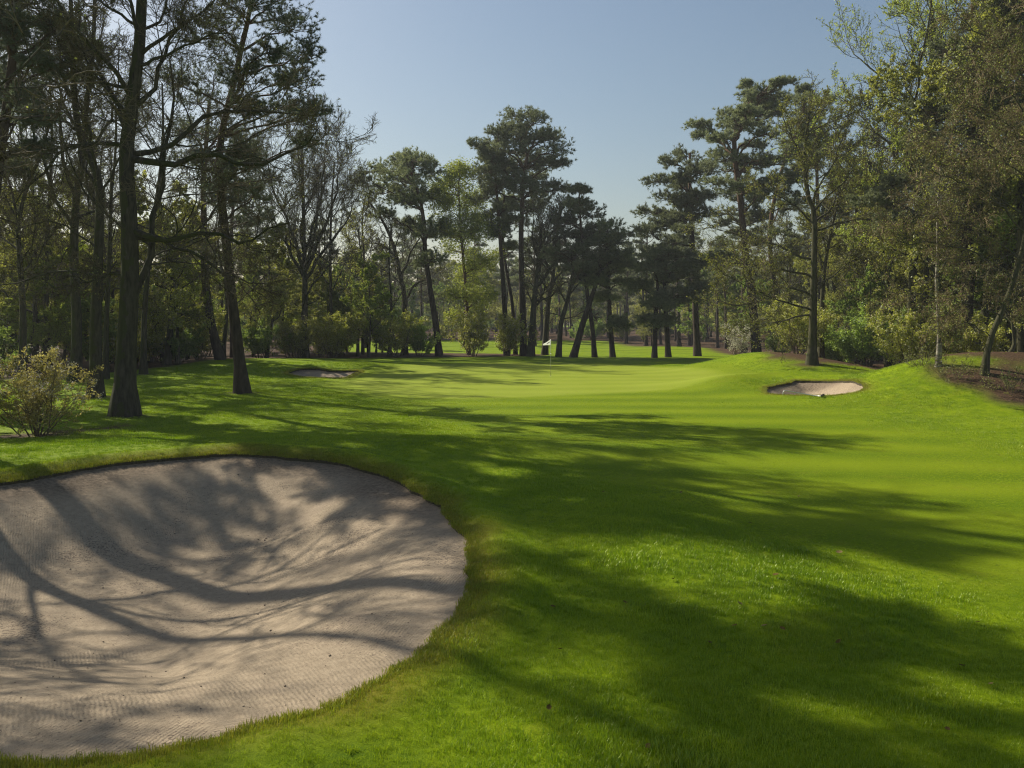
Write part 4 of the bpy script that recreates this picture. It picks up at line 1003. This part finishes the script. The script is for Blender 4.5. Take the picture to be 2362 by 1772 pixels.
def grass():
    pts = []
    for r0, r1, dens in ((4.5, 10, 330), (10, 17, 210), (17, 28, 110), (28, 44, 62), (44, 64, 26)):
        half = math.radians(38); area = half * (r1 * r1 - r0 * r0); n = int(area * dens)
        r = np.sqrt(rng.uniform(r0 * r0, r1 * r1, n)); a = rng.uniform(-half, half, n)
        x, y = r * np.sin(a), r * np.cos(a)
        size = np.full(n, 1.0) * (1 + .5 * sstep(14, 50, r))
        pts.append(np.stack([x, y, size], 1))
    p = np.vstack(pts); x, y = p[:, 0], p[:, 1]
    ok = np.ones(len(p), bool)
    for b in BUNKERS:
        m = (x > b[:, 0].min()) & (x < b[:, 0].max()) & (y > b[:, 1].min()) & (y < b[:, 1].max()); ii = np.where(m)[0]
        ok[ii[sdist(x[ii], y[ii], b) < .01]] = False
    c = cover(x, y)
    ok &= (c['green'] < .3) & ~((c['fringe'] > .5) & (rng.random(len(x)) < .7)) & (rng.random(len(x)) > c['dirt'] * .97)
    sc_ = p[:, 2] * (1 - .62 * c['fair']) * (1 - .5 * c['fringe']) * (.72 + .28 * wob(x, y, 1.3, 6)) * rng.uniform(.7, 1.25, len(x))
    clumpy = (wob(x, y, .55, 7) > .75) & (c['fair'] < .2); sc_ = np.where(clumpy, sc_ * 1.5, sc_)
    tint = np.clip(.5 + .35 * wob(x, y, 1.9, 5) + .25 * wob(x, y, .4, 4) + .35 * c['fair'], 0, 1)
    dry = np.clip(c['edge'] * 1.0 + .35 * c['dirt'] + (wob(x, y, .9, 3) > .95) * .25, 0, 1) * rng.uniform(.2, 1, len(x))
    p, sc_, tint, dry = p[ok], sc_[ok], tint[ok], dry[ok]
    rim = []                                                    # longer tufts hanging over the bunker edges
    for b, n, s in ((BUNKERS[0], 5200, 1.0), (BUNKERS[1], 1200, .95), (BUNKERS[2], 1200, 1.7)):
        i = rng.integers(0, len(b), n); f = rng.random(n)[:, None]; q = b[i] * (1 - f) + b[(i + 1) % len(b)] * f
        cen = b.mean(0); q = q + nrm(q - cen) * np.abs(rng.normal(size=(n, 1))) * .10
        rim.append(np.column_stack([q, s * rng.uniform(.5, 1.2, n)]))
    rim = np.vstack(rim); m = (rim[:, 1] > 3) & (np.abs(rim[:, 0]) < rim[:, 1] * .8 + 3); rim = rim[m]
    X = np.concatenate([p[:, 0], rim[:, 0]]); Y = np.concatenate([p[:, 1], rim[:, 1]]); S = np.concatenate([sc_, rim[:, 2]])
    TI = np.concatenate([tint, rng.uniform(.2, .8, len(rim))]); DR = np.concatenate([dry, rng.uniform(.3, .9, len(rim))])
    Z = H(X, Y); n = len(X)
    me = bpy.data.meshes.new('grass'); me.vertices.add(n); me.vertices.foreach_set('co', np.column_stack([X, Y, Z]).astype(np.float32).ravel())
    for nm, v in (('size', S), ('spin', rng.uniform(0, 6.28, n)), ('tint', TI), ('dry', DR)):
        at = me.attributes.new(nm, 'FLOAT', 'POINT'); at.data.foreach_set('value', v.astype(np.float32))
    me.update()
    o = bpy.data.objects.new('grass', me); COL.objects.link(o); o['kind'] = 'stuff'; o['label'] = 'short green grass blades covering the lawn'
    bm_ = blade_mat(); tf = tuft_mesh('grass_tuft', 22, .062, .075, .0052, bm_)
    me.materials.append(bm_)
    ng = bpy.data.node_groups.new('grass_nodes', 'GeometryNodeTree')
    ng.interface.new_socket('Geometry', in_out='INPUT', socket_type='NodeSocketGeometry'); ng.interface.new_socket('Geometry', in_out='OUTPUT', socket_type='NodeSocketGeometry')
    gi = ng.nodes.new('NodeGroupInput'); go = ng.nodes.new('NodeGroupOutput'); k = NT(ng)
    inst = k.n('GeometryNodeInstanceOnPoints'); oi = k.n('GeometryNodeObjectInfo'); oi.inputs['Object'].default_value = tf; oi.inputs['As Instance'].default_value = True
    def named(nm):
        q = k.n('GeometryNodeInputNamedAttribute', data_type='FLOAT'); q.inputs['Name'].default_value = nm; return q.outputs['Attribute']
    cx = k.n('ShaderNodeCombineXYZ'); k.l(named('spin'), cx.inputs[2])
    k.l(gi.outputs[0], inst.inputs['Points']); k.l(oi.outputs['Geometry'], inst.inputs['Instance']); k.l(cx.outputs[0], inst.inputs['Rotation'])
    k.l(named('size'), inst.inputs['Scale']); k.l(inst.outputs[0], go.inputs[0])
    md = o.modifiers.new('grass', 'NODES'); md.node_group = ng
    print('grass tufts', n)
grass()

# ---------------------------------------------------------------- flagstick
def tube_obj(name, pts, r, mt, parent, sides=10, n=None):
    g = Geo(); p = spline(pts, n or max(2, len(pts))); rr = np.full(len(p), r) if np.isscalar(r) else np.interp(np.linspace(0, 1, len(p)), np.linspace(0, 1, len(r)), r)
    p = np.vstack([p[0], p, p[-1]]); p[0] -= (p[2] - p[1]) * 1e-3; p[-1] += (p[-2] - p[-3]) * 1e-3
    tubes(g, p[None], np.concatenate([[1e-4], rr, [1e-4]])[None], sides); return g.build(name, mt, parent)

def lathe(name, prof, mt, parent, loc, seg=20):
    g = Geo(); a = np.linspace(0, 2 * PI, seg, endpoint=False); prof = np.array(prof)
    v = np.stack([prof[:, None, 0] * np.cos(a), prof[:, None, 0] * np.sin(a), np.broadcast_to(prof[:, None, 1], (len(prof), seg))], -1).reshape(-1, 3) + np.array(loc)
    idx = np.arange(len(prof) * seg).reshape(len(prof), seg); n = np.roll(idx, -1, 1)
    g.add(v, q=np.stack([idx[:-1], n[:-1], n[1:], idx[1:]], -1).reshape(-1, 4)); return g.build(name, mt, parent)

WHITE = plain('white_cloth', (.78, .77, .74), .8, noise=.04); POLE = plain('pole_white', (.62, .62, .58), .45, noise=.06); DARKPOLE = plain('pole_dark', (.10, .11, .07), .5); BLACK = plain('emblem_ink', (.06, .065, .06), .8)
METAL = plain('rake_metal', (.62, .60, .55), .35, .6); RUBBER = plain('rake_head', (.03, .03, .03), .6)
def flag():
    b = hit(1189.2, 812); d = b[1]; k = d / F / SC; L = 79.7 * k
    fs = empty('flagstick', b, 'golf flagstick with white flag standing in the hole on the green', 'flag')
    tube_obj('pole', [(0, 0, L * .315), (0, 0, L * .62), (0, 0, L)], .014, POLE, fs)
    tube_obj('lower_pole', [(0, 0, -.1), (0, 0, L * .15), (0, 0, L * .314)], .010, DARKPOLE, fs)
    tube_obj('band', [(0, 0, L * .49), (0, 0, L * .505)], .014, DARKPOLE, fs); tube_obj('band', [(0, 0, L * .635), (0, 0, L * .65)], .014, DARKPOLE, fs)
    R = L * .021
    lathe('ball', [(1e-4, -R)] + [(R * math.cos(t), R * math.sin(t)) for t in np.linspace(-1.4, 1.4, 11)] + [(1e-4, R)], WHITE, fs, (0, 0, L * .60))
    # cloth: hoist on the pole, drooping to the left, gentle ripple
    z = lambda x, y: ((x - 618) / 15.09 * .936 * k, (1470 - y) / 15.09 * .936 * k)
    hx0, hz0 = z(618, 186); hx1, hz1 = z(618, 396); tx0, tz0 = z(342, 362); tx1, tz1 = z(350, 405)
    nu, nv = 22, 12; V = []
    def surf(u, v):
        top = np.array([hx0 + (tx0 - hx0) * u, hz0 + (tz0 - hz0) * u - .012 * math.sin(u * PI)]); bot = np.array([hx1 + (tx1 - hx1) * u, hz1 + (tz1 - hz1) * u + .01 * math.sin(u * PI)])
        p = top * (1 - v) + bot * v
        return np.array([p[0], .035 * math.sin(u * 7 + v * 2.2) * u + .05 * u, p[1]])
    for i in range(nu + 1):
        for j in range(nv + 1): V.append(surf(i / nu, j / nv))
    idx = np.arange((nu + 1) * (nv + 1)).reshape(nu + 1, nv + 1)
    q = np.stack([idx[:-1, :-1], idx[1:, :-1], idx[1:, 1:], idx[:-1, 1:]], -1).reshape(-1, 4)
    g = Geo(); g.add(np.array(V), q=q); cl = g.build('flag_cloth', leaf_mat('flag_cotton', (.93, .92, .90), (.93, .92, .90), .55), fs)
    so = cl.modifiers.new('thick', 'SOLIDIFY'); so.thickness = .003
    # dark emblem: a swept wing over a short curved stroke
    g = Geo()
    for stroke in ([(.10, .40, .02), (.20, .42, .05), (.34, .48, .10), (.46, .50, .06), (.55, .55, .02)], [(.20, .30, .01), (.30, .42, .04), (.40, .52, .03)], [(.36, .66, .015), (.44, .72, .03), (.56, .78, .015)]):
        c = spline(stroke, 14); VV = []
        for (u, v, w) in c:
            a, b2 = surf(u, v - w), surf(u, v + w); VV += [a - [0, .006, 0], b2 - [0, .006, 0]]
        i = np.arange(13) * 2; g.add(np.array(VV), q=np.stack([i, i + 1, i + 3, i + 2], 1))
    em = g.build('emblem', BLACK, cl); so = em.modifiers.new('thick', 'SOLIDIFY'); so.thickness = .001
    hole = empty('golf_hole', b + [0, 0, .004], 'small dark golf hole with white rim at the foot of the flagstick', 'hole')
    lathe('cup', [(.054, .002), (.054, -.09), (1e-4, -.09)], BLACK, hole, (0, 0, 0)); lathe('rim', [(.054, .0), (.060, .003), (.062, -.01)], POLE, hole, (0, 0, 0))
flag()

def rake():
    d = float(BUNKERS[1][:, 1].min()) + .5
    w = lambda x, y, dd=0: P(*z3(x, y), d + dd)
    b = w(1240, 455, -.5)
    r = empty('bunker_rake', b, 'bunker rake with bent metal handle resting in the small right bunker', 'rake')
    pts = np.array([w(475, 440), w(476, 418), w(480, 385), w(492, 360), w(512, 349), w(540, 350), w(760, 391), w(990, 432, -.1), w(1150, 453, -.3), w(1225, 457, -.5)]) - b
    tube_obj('handle', pts, .021, METAL, r, 8, 40)
    g = Geo(); c = np.array([.04, 0, .02])
    def box(cx, cy, cz, sx, sy, sz, rot=0):
        v = np.array([[a, bb, cc] for a in (-1, 1) for bb in (-1, 1) for cc in (-1, 1)], float) * [sx, sy, sz]
        R_ = np.array([[math.cos(rot), -math.sin(rot), 0], [math.sin(rot), math.cos(rot), 0], [0, 0, 1]])
        g.add(v @ R_.T + [cx, cy, cz], q=[(0, 1, 3, 2), (4, 6, 7, 5), (0, 4, 5, 1), (2, 3, 7, 6), (0, 2, 6, 4), (1, 5, 7, 3)])
    rot = 1.0; ax = np.array([math.cos(rot), math.sin(rot), 0])
    box(*c, .27, .022, .022, rot)
    for i in range(9):
        p = c + ax * (-.24 + .06 * i); box(p[0], p[1], p[2] - .04 + .05, .008, .008, .05, rot)
    h = g.build('rake_head', RUBBER, r, smooth=False); bv = h.modifiers.new('bevel', 'BEVEL'); bv.width = .004; bv.segments = 2
rake()

# ---------------------------------------------------------------- fallen leaves on the grass and bits on the sand
def leaf_obj(i, ox, oy, s, label):
    b = hit(ox, oy); g = Geo(); n = 7; t = np.linspace(0, 1, n); w = .30 * np.sin(t * PI) ** .7 * (1 + .25 * np.sin(t * 19 + i)); cur = rng.uniform(.1, .45)
    up = cur * (t - .5) ** 2 * 1.6
    mid = np.stack([t - .5, np.zeros(n), up], 1); l = mid + np.stack([np.zeros(n), w, .35 * w + .0 * t], 1); r_ = mid - np.stack([np.zeros(n), w, -.35 * w], 1)
    g.add(np.vstack([l, mid, r_]) * s, q=[(j, j + 1, n + j + 1, n + j) for j in range(n - 1)] + [(n + j, n + j + 1, 2 * n + j + 1, 2 * n + j) for j in range(n - 1)])
    o = g.build('fallen_leaf', M['dry_pale' if i % 3 == 1 else 'dry_leaf']); o.location = Vector((b + [0, 0, .035]).tolist())
    o.rotation_euler = (rng.uniform(-.5, .5), rng.uniform(-.5, .5), rng.uniform(0, 6.28)); tag(o, label, 'leaf', 'fallen leaves on the grass')
z8 = lambda x, y: ((1180 + x * .5344) * .936, (1000 + y * .5344) * .936)
for i, (x, y) in enumerate(((1142, 622), (985, 748), (490, 742), (1410, 915), (1945, 1020), (1880, 1297), (178, 760), (732, 262), (397, 260), (1170, 857), (1090, 845), (962, 845), (210, 948), (1415, 523), (160, 1205), (590, 1370), (1030, 395), (855, 918), (2015, 828), (2070, 1100), (700, 640), (2105, 100), (1240, 280))):
    big = i in (0, 1, 13)
    leaf_obj(i, *z8(x, y), .11 if big else .075, 'curled brown leaf lying on the mown grass right of the big bunker')

def debris():
    b = BUNKERS[0]; g = Geo(); n = 420
    x = rng.uniform(-11, 1.4, n * 4); y = rng.uniform(6.5, 21, n * 4); s = -sdist(x, y, b); m = s > .25; x, y, s = x[m][:n], y[m][:n], s[m][:n]
    z = sand_height(0, x, y, s) + wob(x, y, 1.6, 5) * .025 * sstep(.1, 1, s)
    k = len(x); r = rng.uniform(.003, .010, k) + .016 * rng.random(k) ** 9
    D = rand_dir(k * 6).reshape(k, 6, 3); oc = np.array([[1, 0, 0], [-1, 0, 0], [0, 1, 0], [0, -1, 0], [0, 0, .7], [0, 0, -.7]])
    v = np.stack([x, y, z + .004], 1)[:, None] + (oc[None] + D * .25) * r[:, None, None]
    f = np.array([(0, 2, 4), (2, 1, 4), (1, 3, 4), (3, 0, 4), (2, 0, 5), (1, 2, 5), (3, 1, 5), (0, 3, 5)])
    g.add(v.reshape(-1, 3), t=(f[None] + (np.arange(k) * 6)[:, None, None]).reshape(-1, 3), a=rng.uniform(0, 1, k * 8))
    o = g.build('sand_debris', plain('crumb', (.16, .125, .09), .9, noise=.5, scale=3)); o['kind'] = 'stuff'; o['label'] = 'small dark crumbs of earth scattered over the sand'
debris()

def haze():
    g = Geo(); lo, hi = np.array([-425., -425, -2.5]), np.array([425., 425, 38.])
    v = np.array([[x, y, z] for x in (lo[0], hi[0]) for y in (lo[1], hi[1]) for z in (lo[2], hi[2])])
    g.add(v, q=[(0, 1, 3, 2), (4, 6, 7, 5), (0, 4, 5, 1), (2, 3, 7, 6), (0, 2, 6, 4), (1, 5, 7, 3)])
    m, nt, out = mat('haze_air'); k = NT(nt); pv = k.n('ShaderNodeVolumePrincipled'); pv.inputs['Color'].default_value = (.88, .93, 1, 1); pv.inputs['Density'].default_value = HAZE; pv.inputs['Anisotropy'].default_value = .2
    k.l(pv.outputs[0], out.inputs['Volume']); o = g.build('haze', m, smooth=False); o['kind'] = 'stuff'
HAZE = .00045
if HAZE: haze()
# ---------------------------------------------------------------- light, sky, camera
w = bpy.data.worlds.new('World'); sc.world = w; w.use_nodes = True
nt = w.node_tree; nt.nodes.clear(); k = NT(nt)
sky = k.n('ShaderNodeTexSky', sky_type='NISHITA', sun_disc=False, sun_elevation=SUN_EL, sun_rotation=math.atan2(-SUN_DIR[0], -SUN_DIR[1]), altitude=50, air_density=1.3, dust_density=1.6, ozone_density=1.6)
bg = k.n('ShaderNodeBackground'); bg.inputs[1].default_value = .069
wo = k.n('ShaderNodeOutputWorld'); k.l(sky.outputs[0], bg.inputs[0]); k.l(bg.outputs[0], wo.inputs[0])
sl = bpy.data.lights.new('sun', 'SUN'); sl.energy = 5.0; sl.angle = math.radians(.55); sl.color = (1, .93, .80)
so = bpy.data.objects.new('sun', sl); COL.objects.link(so)
ce = math.cos(SUN_EL); dv = Vector((SUN_DIR[0] * ce, SUN_DIR[1] * ce, -math.sin(SUN_EL)))
so.rotation_euler = dv.to_track_quat('-Z', 'Y').to_euler(); so.location = (-40, 40, 60)

cd = bpy.data.cameras.new('camera'); cam = bpy.data.objects.new('camera', cd); COL.objects.link(cam); sc.camera = cam
cd.sensor_width = 36; cd.lens = 30; cd.shift_y = -(384 - HOR) / 1024; cd.clip_start = .1; cd.clip_end = 5000
cam.location = (0, 0, CAMH); cam.rotation_euler = (PI / 2, 0, 0)
sc.view_settings.view_transform = 'Standard'; sc.view_settings.look = 'None'; sc.view_settings.exposure = .42; sc.view_settings.gamma = 1; sc.view_settings.use_curve_mapping = False
sc.cycles.max_bounces = 8; sc.cycles.diffuse_bounces = 6; sc.cycles.transmission_bounces = 6; sc.cycles.glossy_bounces = 2; sc.cycles.transparent_max_bounces = 4
sc.cycles.use_denoising = True; sc.cycles.filter_width = 1.15
try: sc.cycles.denoising_prefilter = 'NONE'
except Exception: pass
print('done', time.time() - T0)
